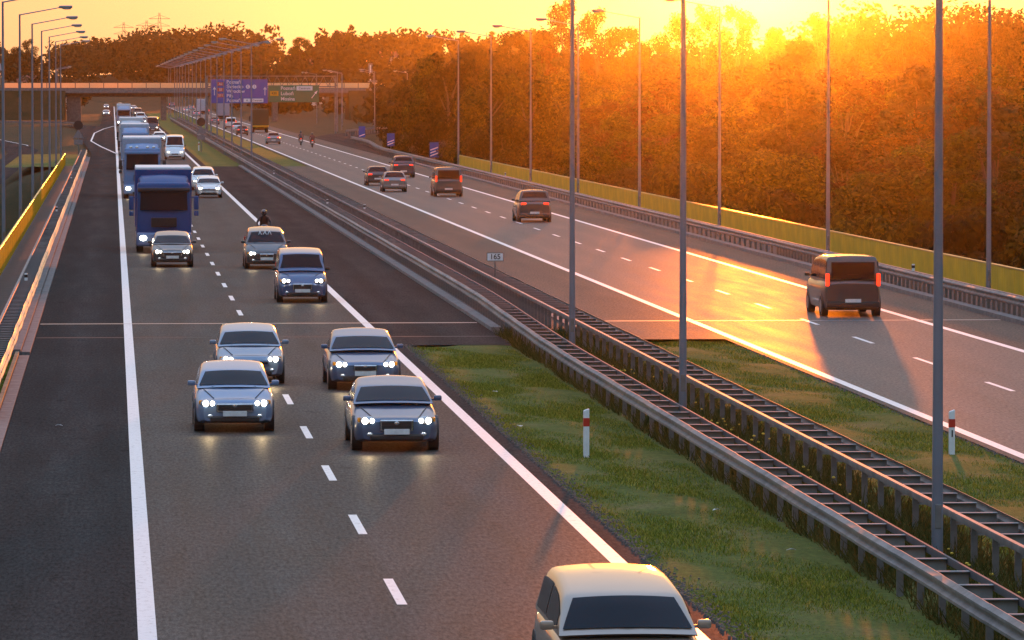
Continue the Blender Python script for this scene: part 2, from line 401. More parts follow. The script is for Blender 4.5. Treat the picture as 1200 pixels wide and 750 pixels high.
# verges: the grass median near the camera and beyond the viaduct
def bumpy(mb, x0, x1, y0, y1, nx, ny, z0, amp=.05):
    xs = np.linspace(x0, x1, nx + 1); ys = np.linspace(y0, y1, ny + 1)
    vs = []
    for yy in ys:
        for i, xx in enumerate(xs):
            e = 0 if i in (0, nx) else 1
            vs.append((xx, yy, z0 + e * amp * (math.sin(xx * 2.3 + yy * .31) + math.sin(xx * .9 - yy * .57 + 2)) * .5 + e * random.uniform(-.012, .012)))
    n = nx + 1
    mb.add(vs, [(j * n + i, j * n + i + 1, (j + 1) * n + i + 1, (j + 1) * n + i) for j in range(ny) for i in range(nx)])
mb = MB()
bumpy(mb, 8.42, 18.10, 50, YB0 - 4, 24, 130, -.03)
bumpy(mb, 8.60, 18.0, YB1, 1400, 10, 60, -.05)
bumpy(mb, -9, -2.75, 50, YB0 - 10, 10, 40, -.05)
bumpy(mb, -10, -2.9, YB1, 575, 8, 20, -.05)
tag(mb.build('verge', M['verge'], smooth='all'), kind='structure')
# loose gravel edge of the asphalt
mb = MB()
rnd = random.Random(3)
for k in range(4200):
    yy = rnd.uniform(60, 152); xx = 8.42 + abs(rnd.gauss(0, .17)) - .05; s = rnd.uniform(.008, .03)
    if rnd.random() < .25: xx = 18.08 - abs(rnd.gauss(0, .08))
    mb.box(xx, yy, s * .3, s, s * 1.2, s, rnd.random() * 3)
tag(mb.build('gravel', M['concrete_dark']), 'loose grey gravel along the edge of the asphalt', 'gravel', kind='stuff')

rl = random.Random(17)
for i, (x, y, wh_) in enumerate(((9.3, 128, 'beside the grass corner'), (10.9, 84, 'close to the median rail near the thick mast'), (10.6, 92, 'below the guardrail on the mown grass'), (8.9, 115, 'at the edge of the inner shoulder'), (15.6, 128, 'on the grass strip by the departing lanes'), (-1.2, 116, 'lying on the hard shoulder'))):
    lt = MB(); lt.add([(-.05, -.06, .02), (.05, -.05, .035), (.06, .06, .02), (-.04, .05, .05), (-.05, -.06, .012), (.05, -.05, .027), (.06, .06, .012), (-.04, .05, .042)], [(0, 1, 2, 3), (7, 6, 5, 4), (0, 4, 5, 1), (1, 5, 6, 2), (2, 6, 7, 3), (3, 7, 4, 0)])
    lo_ = lt.build('paper_litter', M['white'], loc=(x, y, .03)); lo_.rotation_euler = (0, 0, rl.random() * 3); tag(lo_, 'small white scrap of paper ' + wh_, 'litter', 'scraps of litter')
# kerbs and walkways of the viaduct
mb = MB()
def kerb(mb, x0, x1, y0, y1, h, step=3.0, mi=0):
    y = y0
    while y < y1:
        mb.box((x0 + x1) / 2, y + step / 2, h / 2 - .08, x1 - x0, step - .03, h + .16, mi=mi); y += step
kerb(mb, -2.58, -2.34, 148, YB1 + 60, .05, 1.0)
kerb(mb, -2.86, -2.60, 148, YB1 + 60, .12, 2.0)
kerb(mb, 11.57, 11.90, YB0 + 5, YB1, .10, 2.0)
kerb(mb, 14.05, 14.33, YB0 + 5, YB1, .10, 2.0)
kerb(mb, 28.47, 28.85, 120, YB1 + 40, .14, 2.0)
tag(mb.build('kerb', M['concrete']), kind='structure')
mb = MB(); kerb(mb, -2.62, -2.34, 60, 146, .012, 1.5)
tag(mb.build('kerb_gutter', M['concrete_dark']), kind='structure')
mb = MB(); kerb(mb, -2.74, -2.64, 60, 146, .07, 4)
tag(mb.build('kerb_orange', M['orange_kerb']), kind='structure')
mb = MB()
for r in ((-4.62, -2.88, YB0 - 6, YB1), (28.87, 31.6, 120, YB1 + 10), (11.92, 14.03, YB0 + 4, YB1)):
    mb.box((r[0] + r[1]) / 2, (r[2] + r[3]) / 2, -.02, r[1] - r[0], r[3] - r[2], .16)
tag(mb.build('walkway', M['walk']), kind='structure')
# viaduct
via = empty('viaduct', (0, YB0, 0), 0, 'long concrete viaduct carrying both carriageways over the low wooded valley', 'bridge')
def vp(mb, name, mat): o = mb.build(name, mat, via); o.location = (0, -YB0, 0); return o
mb = MB(); mb.box(3.9, (YB0 + YB1) / 2, -.66, 17.2, YB1 - YB0, 1.1); vp(mb, 'deck', M['concrete_dark'])
mb = MB(); mb.box(22.3, (YB0 + YB1) / 2, -.66, 18.8, YB1 - YB0, 1.1); vp(mb, 'deck', M['concrete_dark'])
for x in (-4.75, 31.75):
    mb = MB(); mb.rbox(x, (YB0 + YB1) / 2, -.28, .24, YB1 - YB0, .8, .03); vp(mb, 'edge_beam', M['concrete'])
for yy in range(190, 480, 48):
    for x in (-1, 8.5, 17, 28):
        mb = MB(); mb.tube((x, yy, -9.4), (x, yy, -1.2), .7, .7, 16); vp(mb, 'pier', M['concrete_dark'])

# ------------------------------------------------------------------ crash barriers
def rail_sweep(name, xf, ys, prof, mat, parent):
    mb = MB(); mb.loft([[(xf(y) + p[0], y, p[1]) for p in prof] for y in ys]); return mb.build(name, mat, parent, smooth=True)
def wprof(face, zt=.75):
    # face=-1: beam bulges towards -x
    pts = [(0, 0), (.02, -.02), (.075, -.05), (.075, -.09), (.01, -.135), (.01, -.175), (.075, -.22), (.075, -.26), (.02, -.29), (0, -.31)]
    front = [(face * a, zt + b) for a, b in pts]; back = [(face * (a - .012), zt + b) for a, b in reversed(pts)]
    return front + back
def barrier(label, xf_w, xf_r, y0, y1, face, gap_of, rear='pipe', wmat='galv', ztop=.75, ladder=True, y_seen=60):
    root = empty('guardrail', (xf_w(y0), y0, 0), 0, label, 'guardrail')
    def fix(o): o.location = (-xf_w(y0), -y0, 0); return o
    ys = list(np.arange(y0, min(y1, 200), 4.0)) + list(np.arange(200, y1 + .1, 14.0)) if y0 < 200 else list(np.arange(y0, y1 + .1, 14.0))
    rr = random.Random(int(xf_w(y0) * 100)); jit = {y: rr.uniform(-.012, .012) for y in ys}
    ya = []; off_ = {}
    for i, y in enumerate(ys):
        ya += [y, y + .035]; off_[y] = jit[y] + face * .009 * (i % 2); off_[y + .035] = jit[y] + face * .009 * ((i + 1) % 2)
    fix(rail_sweep('rail', lambda y: xf_w(y) + off_.get(y, 0), ya, wprof(face, ztop), M[wmat], root))
    if ladder:
        k_ = .5 if rear == 'thin' else 1.0
        rp = [(-.04 * k_, ztop - .12), (.04 * k_, ztop - .12), (.05 * k_, ztop - .05), (.04 * k_, ztop - .01), (-.04 * k_, ztop - .01), (-.05 * k_, ztop - .05)]
        fix(rail_sweep('rear_rail', xf_r, ys, rp, M['galv_thin' if rear == 'thin' else 'galv'], root))
    # posts and spacers
    pm = MB(); pm.box(0, 0, (ztop - .1 - .25) / 2, .10, .055, ztop - .1 + .25); pm.box(0, 0, ztop - .2, .11, .06, .04)
    post = None; far_p = MB(); far_s = MB(); np_ = ns = 0; y = y0 + 1.0; sp0 = {}
    while y < y1:
        g = gap_of(y); xr, xw = xf_r(y), xf_w(y)
        xpost = xw + .16 if rear == 'thin' else xr
        if np_ < 100 and y >= y_seen:
            if post is None: post = pm.build('post', M['galv_dark'], root); p = post
            else: p = post.copy(); COL.objects.link(p)
            p.location = (xpost - xf_w(y0), y - y0, 0); np_ += 1
        elif y >= y_seen: far_p.box(xpost, y, .27, .10, .055, .95)
        if ladder and y >= y_seen:
            wd = round(abs(xr - xw) - .06, 2); cx = (xr + xw) / 2
            if ns < 100:
                if wd not in sp0:
                    q = MB(); q.box(0, 0, 0, wd, .06, .19); q.box(0, -.05, .095, wd, .13, .012); s_ = q.build('spacer', M['spacer'], root); sp0[wd] = s_
                else: s_ = sp0[wd].copy(); COL.objects.link(s_)
                s_.location = (cx - xf_w(y0), y - y0, ztop - .13); ns += 1
            else: far_s.box(cx, y, ztop - .12, wd, .1, .16)
        y += g
    if far_p.v: o = fix(far_p.build('post_run', M['galv_dark'], root)); o['kind'] = 'stuff'
    if far_s.v: o = fix(far_s.build('spacer_run', M['galv'], root)); o['kind'] = 'stuff'
    return root
def lerp_x(a, b, y0, y1): return lambda y: a + (b - a) * sst(y0, y1, y)
xw1 = lerp_x(11.45, 11.90, 130, 180); xr1 = lambda y: xw1(y) + .56
xw2 = lerp_x(14.10, 14.10, 100, 200); xr2 = lambda y: xw2(y) - .72
gap = lambda y: 2.0 if y < 160 else (1.33 if y < 300 else 2.0)
barrier('double-railed steel guardrail with ladder spacers facing the oncoming cars', xw1, xr1, 60, 1100, -1, gap, rear='thin')
barrier('double-railed steel guardrail with ladder spacers beside the departing lanes', xw2, xr2, 60, 1100, 1, gap)
xw3 = lambda y: -2.74; xr3 = lambda y: -3.28
M['galv_warm'] = simple('sunset_tinted_steel', (.42, .30, .22), .35, .7, var=.3, scale=1.2)  # orange of the low sun coloured into the steel
barrier('sunset-tinted guardrail with ladder spacers along the hard shoulder by the walkway', xw3, xr3, 118, 560, 1, lambda y: 1.0 if y < 230 else 2.0, wmat='galv_warm', y_seen=118)
xw4 = lambda y: 28.98 if y < 560 else 28.98 + 2.2 * sst(560, 660, y); xr4 = lambda y: xw4(y) + .22
barrier('long steel guardrail on a kerb in front of the sunlit yellow fence', xw4, xr4, 140, 690, -1, lambda y: 1.0 if y < 230 else 2.0, ladder=True, y_seen=145)
# slip road rail and ramp rail (curving)
def curved_rail(label, pts, zf):
    root = empty('guardrail', (pts[0][0], pts[0][1], zf(*pts[0])), 0, label, 'guardrail')
    mb = MB(); rings = []
    for i, p in enumerate(pts):
        a = Vector(pts[max(0, i - 1)]); b = Vector(pts[min(len(pts) - 1, i + 1)]); d = (b - a).normalized(); n = Vector((-d.y, d.x)); z = zf(*p)
        rings.append([(p[0] + n.x * q, p[1] + n.y * q, z + h) for q, h in ((-.06, .45), (.06, .45), (.08, .6), (.06, .76), (-.06, .76), (-.08, .6))])
    mb.loft(rings); o = mb.build('rail', M['galv'], root, smooth=True); o.location = tuple(-c for c in root.location)
    pm = MB()
    for a, b in zip(pts[:-1], pts[1:]):
        L = math.hypot(b[0] - a[0], b[1] - a[1]); k = max(1, int(L / 4))
        for i in range(k):
            x = a[0] + (b[0] - a[0]) * i / k; y = a[1] + (b[1] - a[1]) * i / k; pm.box(x, y, zf(x, y) + .2, .08, .08, .7)
    o = pm.build('post_run', M['galv_dark'], root); o['kind'] = 'stuff'; o.location = tuple(-c for c in root.location)
curved_rail('bright steel rail curving away beside the slip road before the overpass', [(-5.2, 930), (-8, 962), (-13, 978), (-22, 985), (-40, 987), (-70, 982), (-110, 967)], lambda x, y: 0)
curved_rail('pale rail along the exit ramp beyond the motorcycles', [(34, 770), (40, 815), (50, 850), (64, 872), (84, 888), (120, 896), (170, 896)], lambda x, y: 0.15)

# ------------------------------------------------------------------ yellow fences
def fence(label, x, y0, y1, h, face):
    root = empty('fence', (x, y0, .06), 0, label, 'fence'); y = y0; proto = None; fp = None
    n = int((y1 - y0) / 10)
    for k in range(n):
        if proto is None:
            mb = MB()
            for j in range(5):
                mb.box(0, 1 + j * 2, h / 2 + .04, .03, 1.965, h - .1)
                for q in range(3): mb.box(face * .018, .5 + j * 2 + q * .5, h / 2 + .04, .012, .03, h - .14)
            proto = mb.build('panel', M['yellow'], root); p = proto
            mb = MB()
            for j in range(5): mb.box(-face * .05, j * 2, h / 2 - .03, .06, .06, h + .02)
            fp = mb.build('post_frame', M['galv_dark'], root); f2 = fp
        else:
            p = proto.copy(); COL.objects.link(p); f2 = fp.copy(); COL.objects.link(f2)
        p.location = (0, k * 10, 0); f2.location = (0, k * 10, 0)
    mb = MB(); mb.rbox(0, n * 5, h + .03, .09, n * 10, .06, .012); mb.build('top_rail', simple('fence_top_rail', (.55, .42, .12), .3, .5), root)
fence('solid yellow panel fence between walkway and the valley, lamp posts behind it', -4.38, 166, 486, 1.12, 1)
fence('solid yellow panel fence in front of the sunlit forest, glowing top edge', 30.95, 140, 470, 1.13, -1)

# ------------------------------------------------------------------ lamp posts
def lamp(name_label, arms, h=11.35, z0=0.0, arm_len=2.1, thick=1.0):
    root = empty('street_lamp', (0, 0, 0), 0, name_label, 'street lamp')
    mb = MB(); mb.tube((0, 0, z0 - .3), (0, 0, h), .092 * thick, .048 * thick, 12); mb.build('mast', M['pole'], root, smooth=True)
    mb = MB(); mb.box(0, 0, z0 + .02, .34, .34, .05); mb.rbox(0, -.085, z0 + .9, .10, .03, .38, .01); mb.build('base_plate', M['galv_dark'], root)
    for a in arms:
        mb = MB(); mb.tube((0, 0, h - .03), (a * arm_len, 0, h + arm_len * .17), .032, .026, 8); mb.build('arm', M['pole'], root, smooth=True)
        mb = MB(); x = a * (arm_len + .32); z = h + arm_len * .17 + .02
        mb.rbox(0, 0, 0, .72, .3, .15, .05, 2, warp=lambda p: (p[0] * 1, p[1] * (1 - .25 * abs(p[0])), p[2] + p[0] * a * .06 + (.03 if p[0] * a < 0 else 0)))
        hd = mb.build('lamp_head', M['lamp_head'], root, smooth=True, loc=(x, 0, z))
        mb = MB(); mb.ell((a * .06, 0, -.075), (.24, .12, .05)); mb.build('lamp_glass', M['lamp_glass'], hd, smooth=True)
    return root
def row(proto, places, labels, group):
    for i, (x, y, z) in enumerate(places):
        o = proto if i == 0 else copy_tree(proto)
        o.location = (x, y, z); tag(o, labels[i] if isinstance(labels, list) else labels, None, group)
Lp = [(-4.85, 220 + 42.0 * i * .98, .0) for i in range(7)]
Lp = [(-4.88, y, -.1) for y in (236, 279, 322, 365, 409, 455, 497)]
row(lamp('', [1]), Lp, [f'single-arm lamp post behind the walkway fence, {ORD[i]} of its row from the camera' for i in range(7)], 'lamp posts behind the walkway fence')
Rp = [(30.2, y, .05) for y in (180, 221, 261, 301, 341, 380, 420, 460)]
row(lamp('', [-1]), Rp, [f'single-arm lamp post before the forest fence, {ORD[i]} of its row from the camera' for i in range(8)], 'lamp posts before the forest fence')
Cp = [(12.72, 80.5, -.03), (12.72, 117, -.03), (12.72, 145.5, -.03)]
row(lamp('', [-1, 1]), Cp, ['tall grey median lamp mast near the one-stroke marker post, thickest of the three', 'tall grey median lamp mast in the middle of the grass section', 'tall grey median lamp mast where grass meets the paved viaduct'], 'lamp masts on the grass median')
Cf = [(12.72, y, -.05) for y in (484, 523, 564, 604, 644, 684, 724, 764, 804, 844, 884, 924, 964, 1004, 1044, 1084, 1160, 1200)]
row(lamp('', [-1, 1], arm_len=2.3), Cf, [f'double-arm lamp post on the median beyond the viaduct, {ORD[i]} of its row' for i in range(18)], 'double-arm lamp posts on the far median')
Fp = [(-13, 1240, 0), (-13.2, 1280, 0), (-13.6, 1320, 0), (-14.4, 1360, 0)]
row(lamp('', [1], arm_len=2.6), Fp, [f'distant lamp post on the slip road behind the overpass, {ORD[i]} of four' for i in range(4)], 'lamp posts on the far slip road')
Ip = [(37.5, 880, 0), (39.5, 910, 0), (41.5, 835, 0), (47, 950, 0), (52, 930, 0), (44, 1010, 0), (57, 985, 0), (66, 1000, 0), (41, 1060, 0)]
row(lamp('', [-1], h=9.6, arm_len=1.8), Ip, [f'thin lamp post around the exit ramp beyond the green sign, {ORD[i]} from the sign' for i in range(9)], 'lamp posts around the exit ramp')

# ------------------------------------------------------------------ delineators and small signs
def marker(loc, label, red=True, h=.95, digit=None):
    root = empty('marker_post', loc, 0, label, 'marker post')
    mb = MB(); mb.rbox(0, 0, h / 2 - .05, .12, .10, h + .1, .02, warp=lambda p: (p[0], p[1], p[2] + (p[0] * .35 if p[2] > h - .1 else 0)))
    mb.build('post', M['white'], root)
    mb = MB(); mb.box(0, 0, h - .26, .126, .106, .17); mb.build('reflector_band', M['red'] if red else M['black'], root)
    if digit: text('number', digit, (0, -.058, .42), .2, M['black'], root)
    return root
def text(name, s, loc, size, mat, parent, align='CENTER', rot=(math.pi / 2, 0, 0)):
    c = bpy.data.curves.new(name, 'FONT'); c.body = s; c.size = size; c.align_x = align; c.align_y = 'CENTER'; c.extrude = .004; c.offset = size * .012
    c.resolution_u = 3
    t = bpy.data.objects.new(name + '_tmp', c); COL.objects.link(t)
    me = bpy.data.meshes.new_from_object(t.evaluated_get(bpy.context.evaluated_depsgraph_get())); bpy.data.objects.remove(t)
    me.materials.clear(); me.materials.append(mat)
    o = bpy.data.objects.new(name, me); COL.objects.link(o); o.location = loc; o.rotation_euler = rot; o.parent = parent
    return o
marker((9.61, 106.6, -.02), 'white marker post with dark red band standing alone on the median grass')
marker((17.12, 106.5, -.02), 'white marker post numbered 1 on the grass by the departing lanes', True, .9, '1')
marker((9.86, 606, 0), 'small white marker post on the far median past the viaduct', True, .95)
km = empty('kilometre_sign', (13.62, 187.4, .62), 0, 'small white kilometre sign reading 165 on top of the median guardrail', 'road sign')
mb = MB(); mb.tube((0, 0, 0), (0, 0, .6), .025); mb.build('post', M['galv_dark'], km)
mb = MB(); mb.rbox(0, 0, .77, .60, .03, .30, .01); pl = mb.build('panel', M['black'], km)
mb = MB(); mb.box(0, -.018, .77, .56, .01, .26); mb.build('face', M['sign_white'], pl)
text('number', '165', (0, -.03, .77), .26, M['black'], pl)
def rail_reflector(loc, label):
    root = empty('rail_reflector', loc, 0, label, 'reflector')
    mb = MB(); mb.rbox(0, 0, .13, .11, .05, .26, .015); mb.build('post', M['white'], root)
    mb = MB(); mb.box(0, 0, .16, .114, .054, .1); mb.build('reflector_band', M['black'], root)
for x, y, l in ((-3.02, 183, 'small white reflector on the shoulder guardrail, first of three from the camera'), (-3.02, 283, 'small white reflector on the shoulder guardrail, second of three'),
                (-3.02, 383, 'small white reflector on the shoulder guardrail, third of three'), (13.7, 287, 'small reflector on the median guardrail just past the kilometre sign'),
                (12.2, 300, 'small reflector on the oncoming-side median guardrail, first beyond the paved stretch'), (12.2, 400, 'small reflector on the oncoming-side median guardrail near the far grass'),
                (29.1, 190, 'small reflector on the kerbside guardrail before the forest fence, nearer one'), (29.1, 390, 'small reflector on the kerbside guardrail before the forest fence, farther one')):
    rail_reflector((x, y, .75), l)
def countdown(x, y, n, label):
    root = empty('countdown_sign', (x, y, 0), 0, label, 'road sign', 'countdown signs before the exit')
    mb = MB(); mb.tube((0, .03, -.5), (0, .03, 2.1), .04); mb.build('post', M['galv_dark'], root)
    mb = MB(); mb.rbox(0, -.02, 1.45, .84, .04, 1.42, .02); p = mb.build('panel', M['sign_blue'], root)
    for k in range(n):
        z = 1.0 + k * .27
        q = MB(); q.add([(-.36, -.046, z - .17), (.36, -.046, z + .09), (.36, -.046, z + .21), (-.36, -.046, z - .05),
                         (-.36, -.041, z - .17), (.36, -.041, z + .09), (.36, -.041, z + .21), (-.36, -.041, z - .05)],
                        [(0, 1, 2, 3), (7, 6, 5, 4), (0, 4, 5, 1), (1, 5, 6, 2), (2, 6, 7, 3), (3, 7, 4, 0)]); q.build('stripe', M['sign_white'], p)
countdown(29.9, 490, 3, 'blue countdown sign with three white diagonal stripes before the forest')
countdown(30.6, 580, 2, 'blue countdown sign with two white diagonal stripes by the guardrail')
countdown(32.0, 677, 1, 'blue countdown sign with one white diagonal stripe by the exit')
def back_sign(x, y, label):
    root = empty('traffic_sign', (x, y, 0), 0, label, 'road sign')
    mb = MB(); mb.tube((0, .03, -.4), (0, .03, 3.8), .05); mb.build('post', M['galv_dark'], root)
    mb = MB(); mb.tube((0, -.03, 3.35), (0, 0, 3.35), .48, .48, 24); mb.build('round_plate', M['black'], root)
    def tri(z, s):
        v = [(-s, -.03, z - s * .6), (s, -.03, z - s * .6), (0, -.03, z + s * 1.1)]; v2 = [(a, 0, c) for a, b, c in v]
        return MB().add(v + v2, [(0, 1, 2), (5, 4, 3), (0, 3, 4, 1), (1, 4, 5, 2), (2, 5, 3, 0)])
    tri(2.35, .56).build('triangle_plate', M['grey'], root)
    mb = MB(); mb.rbox(0, -.01, 1.6, .9, .03, .5, .02); mb.build('text_plate', M['grey'], root)
back_sign(-3.55, 545, 'pair of road sign backs, round over triangular, by the merging slip road')
back_sign(9.9, 592, 'pair of road sign backs, round over triangular, on the far median')

# ------------------------------------------------------------------ overhead direction signs
ga = empty('sign_gantry', (25, 852, 0), 0, 'steel gantry carrying the blue and green direction signs over the departing lanes', 'gantry')
for x in (15.2, 36.0):
    mb = MB()
    mb.tube((x - 25, 0, -.4), (x - 25, 0, 9.0), .2, .16, 10); mb.build('leg', M['galv'], ga)
mb = MB()
for z in (7.2, 8.9): mb.box(.6, .25, z, 20.6, .16, .16)
for k in range(14): mb.tube((-9.7 + k * 1.5, .25, 7.2), (-8.95 + k * 1.5, .25, 8.9), .05, .05, 5); mb.tube((-8.95 + k * 1.5, .25, 8.9), (-8.2 + k * 1.5, .25, 7.2), .05, .05, 5)
mb.build('truss', M['galv'], ga)
bs = empty('direction_sign', (20.45, 851.5, 6.45), 0, 'large blue overhead sign listing Poznan, Swiecko and Wroclaw with arrows', 'road sign')
mb = MB(); mb.rbox(0, 0, 0, 9.1, .12, 3.86, .03); p = mb.build('panel', M['sign_blue'], bs)
for i, s in enumerate(('Poznań', 'Świecko', 'Wrocław', 'Piła', 'Poznań')):
    text('place_name', s, (-2.1, -.075, 1.48 - i * .74), .78, M['sign_white'], p, 'LEFT')
for i, s in enumerate(('A2', 'S5', 'S11')):
    mb = MB(); mb.box(-3.05, -.07, 1.18 - i * .93, 1.25, .02, .56); b_ = mb.build('route_box', M['sign_red'], p); text('route_number', s, (-3.05, -.09, 1.18 - i * .93), .5, M['sign_white'], b_)
for x, s in ((1.35, 'E'), (2.4, 'S')):
    mb = MB(); mb.tube((x, -.08, .74), (x, -.06, .74), .34, .34, 20); b_ = mb.build('interchange_symbol', M['sign_white'], p); text('symbol_letter', s, (x, -.09, .74), .5, M['sign_blue'], b_)
for x, s, wd in ((1.2, 'A', 1.1), (2.9, 'Centrum', 1.9)):
    mb = MB(); mb.box(x, -.07, -1.47, wd, .02, .58); b_ = mb.build('white_box', M['sign_white'], p); text('box_text', s, (x, -.09, -1.47), .42, M['black'], b_)
for x in (-4.05, 4.1):
    mb = MB(); mb.box(x, -.07, -.1, .13, .02, 1.1); mb.add([(x - .28, -.08, .3), (x + .28, -.08, .3), (x, -.08, .75), (x - .28, -.06, .3), (x + .28, -.06, .3), (x, -.06, .75)], [(0, 1, 2), (5, 4, 3), (0, 3, 4, 1), (1, 4, 5, 2), (2, 5, 3, 0)])
    mb.build('arrow', M['sign_white'], p)
gs = empty('direction_sign', (29.2, 851.5, 6.05), 0, 'green overhead exit sign listing Poznan, Lubon and Mosina with slanting arrow', 'road sign')
mb = MB(); mb.rbox(0, 0, 0, 8.2, .12, 2.75, .03); p = mb.build('panel', M['sign_green'], gs)
for i, s in enumerate(('Poznań', 'Luboń', 'Mosina')):
    text('place_name', s, (-2.1, -.075, .88 - i * .86), .8, M['sign_white'], p, 'LEFT')
mb = MB(); mb.box(-3.15, -.07, .05, 1.35, .02, .8); b_ = mb.build('route_box', M['sign_orange'], p); text('route_number', '430', (-3.15, -.09, .05), .55, M['black'], b_)
mb = MB(); mb.box(1.75, -.07, .88, 2.6, .02, .68); b_ = mb.build('white_box', M['sign_white'], p); text('box_text', 'Centrum', (1.75, -.09, .88), .52, M['black'], b_)
mb = MB(); mb.tube((2.9, -.075, -.7), (3.6, -.075, .2), .07, .07, 6); mb.tube((3.5, -.075, .07), (3.85, -.075, .5), .22, .01, 6); mb.build('arrow', M['sign_white'], p)

# ------------------------------------------------------------------ overpass
ov = empty('overpass', (12, 1120, 0), 0, 'flat concrete overpass crossing the motorway with glowing translucent screens on top', 'bridge')
def op(mb, name, mat, smooth=False): o = mb.build(name, mat, ov, smooth); o.location = (-12, -1120, 0); return o
mb = MB(); mb.box(11, 1124, 6.15, 92, 9.5, .75); mb.box(11, 1119.0, 6.25, 92.6, .35, 1.05); op(mb, 'deck', M['concrete'])
mb = MB()
for yy in (1121, 1124, 1127): mb.box(11, yy, 5.35, 84, .8, .85)
op(mb, 'girders', M['concrete_dark'])
for x, wd in ((10.8, 1.2), (-8.2, 3.0), (34.5, 1.2)):
    mb = MB(); mb.rbox(x, 1124, 2.3, wd, 7, 5.3, .08); op(mb, 'pier', M['concrete_dark'])
m, nt_, b = new_mat('translucent_screen')
tr = nt_.nodes.new('ShaderNodeBsdfTranslucent'); tr.inputs[0].default_value = (.85, .7, .5, 1); mx = nt_.nodes.new('ShaderNodeMixShader'); mx.inputs[0].default_value = .9
setp(b, Base_Color=(.6, .55, .45, 1), Roughness=.25); nt_.links.new(b.outputs[0], mx.inputs[1]); nt_.links.new(tr.outputs[0], mx.inputs[2]); nt_.links.new(mx.outputs[0], nt_.nodes['Material Output'].inputs[0]); M['screen'] = m
pr = None
for k in range(31):
    if pr is None:
        mb = MB(); mb.box(0, 0, 0, 2.85, .03, 1.05); pr = mb.build('screen_panel', M['screen'], ov); p = pr
        mb = MB(); mb.box(0, 0, 0, .12, .1, 1.25); pp = mb.build('screen_post', M['galv_dark'], ov); q = pp
    else: p = pr.copy(); COL.objects.link(p); q = pp.copy(); COL.objects.link(q)
    p.location = (-34.4 - 0 + k * 3 - 12 + 14 - 1, -1.05, 7.35); q.location = (p.location.x - 1.5, -1.05, 7.4)
mb = MB()
def ramp_emb(x0, x1, xe):
    mb.add([(x0, 1112, 0), (x1, 1112, 0), (x1, 1119, 6.4), (x0 if x0 > xe else x0, 1119, 6.4), (x0, 1129, 6.4), (x1, 1129, 6.4), (x1, 1137, 0), (x0, 1137, 0)],
           [(0, 1, 2, 3), (3, 2, 5, 4), (4, 5, 6, 7), (0, 3, 4, 7), (1, 6, 5, 2)])
ramp_emb(-260, -10, 0); ramp_emb(50, 330, 0)
tag(mb.build('hill_embankment', M['field']), kind='structure')

# ------------------------------------------------------------------ distant buildings and pylons
adv = empty('tower', (65, 1330, -.3), 0, 'slender pale tower standing alone before the far hillside', 'tower')
mb = MB(); mb.rbox(0, 0, 6.6, 1.1, 1.1, 13.2, .06); mb.build('shaft', M['concrete'], adv)
mb = MB(); mb.box(0, -.57, 9.5, .35, .04, 6.6); mb.build('light_strip', M['white'], adv)
wh = empty('warehouse', (72, 1270, gz(72, 1270)), 0, 'long beige warehouse with a bright slanting roof edge above the trees', 'building')
zb = wh.location.z
mb = MB(); mb.add([(-9, 0, 0), (11, 0, 0), (11, 0, 9.6 - zb), (-9, 0, 8.1 - zb), (-9, 30, 0), (11, 30, 0), (11, 30, 9.6 - zb), (-9, 30, 8.1 - zb)],
                  [(0, 1, 2, 3), (7, 6, 5, 4), (0, 4, 5, 1), (1, 5, 6, 2), (2, 6, 7, 3), (3, 7, 4, 0)]); mb.build('wall', simple('beige_cladding', (.4, .33, .25), .6), wh)
mb = MB(); mb.add([(-9.6, -.7, 8.15 - zb), (11.6, -.7, 9.75 - zb), (11.6, 30.5, 9.75 - zb), (-9.6, 30.5, 8.15 - zb), (-9.6, -.7, 8.4 - zb), (11.6, -.7, 10.0 - zb), (11.6, 30.5, 10.0 - zb), (-9.6, 30.5, 8.4 - zb)],
                  [(3, 2, 1, 0), (4, 5, 6, 7), (0, 1, 5, 4), (1, 2, 6, 5), (2, 3, 7, 6), (3, 0, 4, 7)]); mb.build('roof', M['galv'], wh)
for k in range(5):
    mb = MB(); mb.box(-6.5 + k * 4, -.03, 3.0, 2.4, .06, 1.4); mb.build('window', M['glass'], wh)
def house(x, y, wd, h, label, wall, roofm):
    wd, h = wd * .6, h * .65
    z = gz(x, y) - .3; root = empty('house', (x, y, z), random.uniform(-.5, .5), label, 'house', 'houses on the far hillside')
    mb = MB(); mb.box(0, 0, h / 2, wd, wd * .8, h); mb.build('wall', wall, root)
    mb = MB(); a = wd / 2 + .4; b = wd * .4 + .4
    mb.add([(-a, -b, h), (a, -b, h), (a, b, h), (-a, b, h), (-a, 0, h + wd * .35), (a, 0, h + wd * .35)], [(3, 2, 1, 0), (0, 1, 5, 4), (2, 3, 4, 5), (1, 2, 5), (3, 0, 4)]); rf = mb.build('roof', roofm, root)
    mb = MB(); mb.box(wd * .2, .5, h + wd * .3, .6, .6, 1.4); mb.build('chimney', M['concrete_dark'], rf)
    for sx in (-.25, .25):
        mb = MB(); mb.box(sx * wd, -wd * .4 - .02, h * .55, 1.2, .06, 1.3); mb.build('window', M['glass'], root)
wallw = simple('render_white', (.62, .58, .52), .8); roofr = simple('tile_red', (.22, .08, .05), .7); roofg = simple('tile_grey', (.14, .14, .15), .35)
hs = [(-28, 1250, 9, 5, 'white house'), (-19, 1360, 8, 5, 'pale cottage'), (-33, 1420, 9, 6, 'taller pale house'), (-37, 1300, 8, 5, 'white bungalow'), (-13, 1450, 9, 6, 'cream house'),
      (-24, 1490, 9, 5, 'whitewashed house'), (44, 1390, 9, 5, 'small white house'), (56, 1460, 10, 6, 'broad white house'), (-16, 1290, 10, 6, 'wide gabled house'), (76, 1440, 9, 5, 'pale gabled house'), (50, 1320, 9, 5, 'low cream house')]
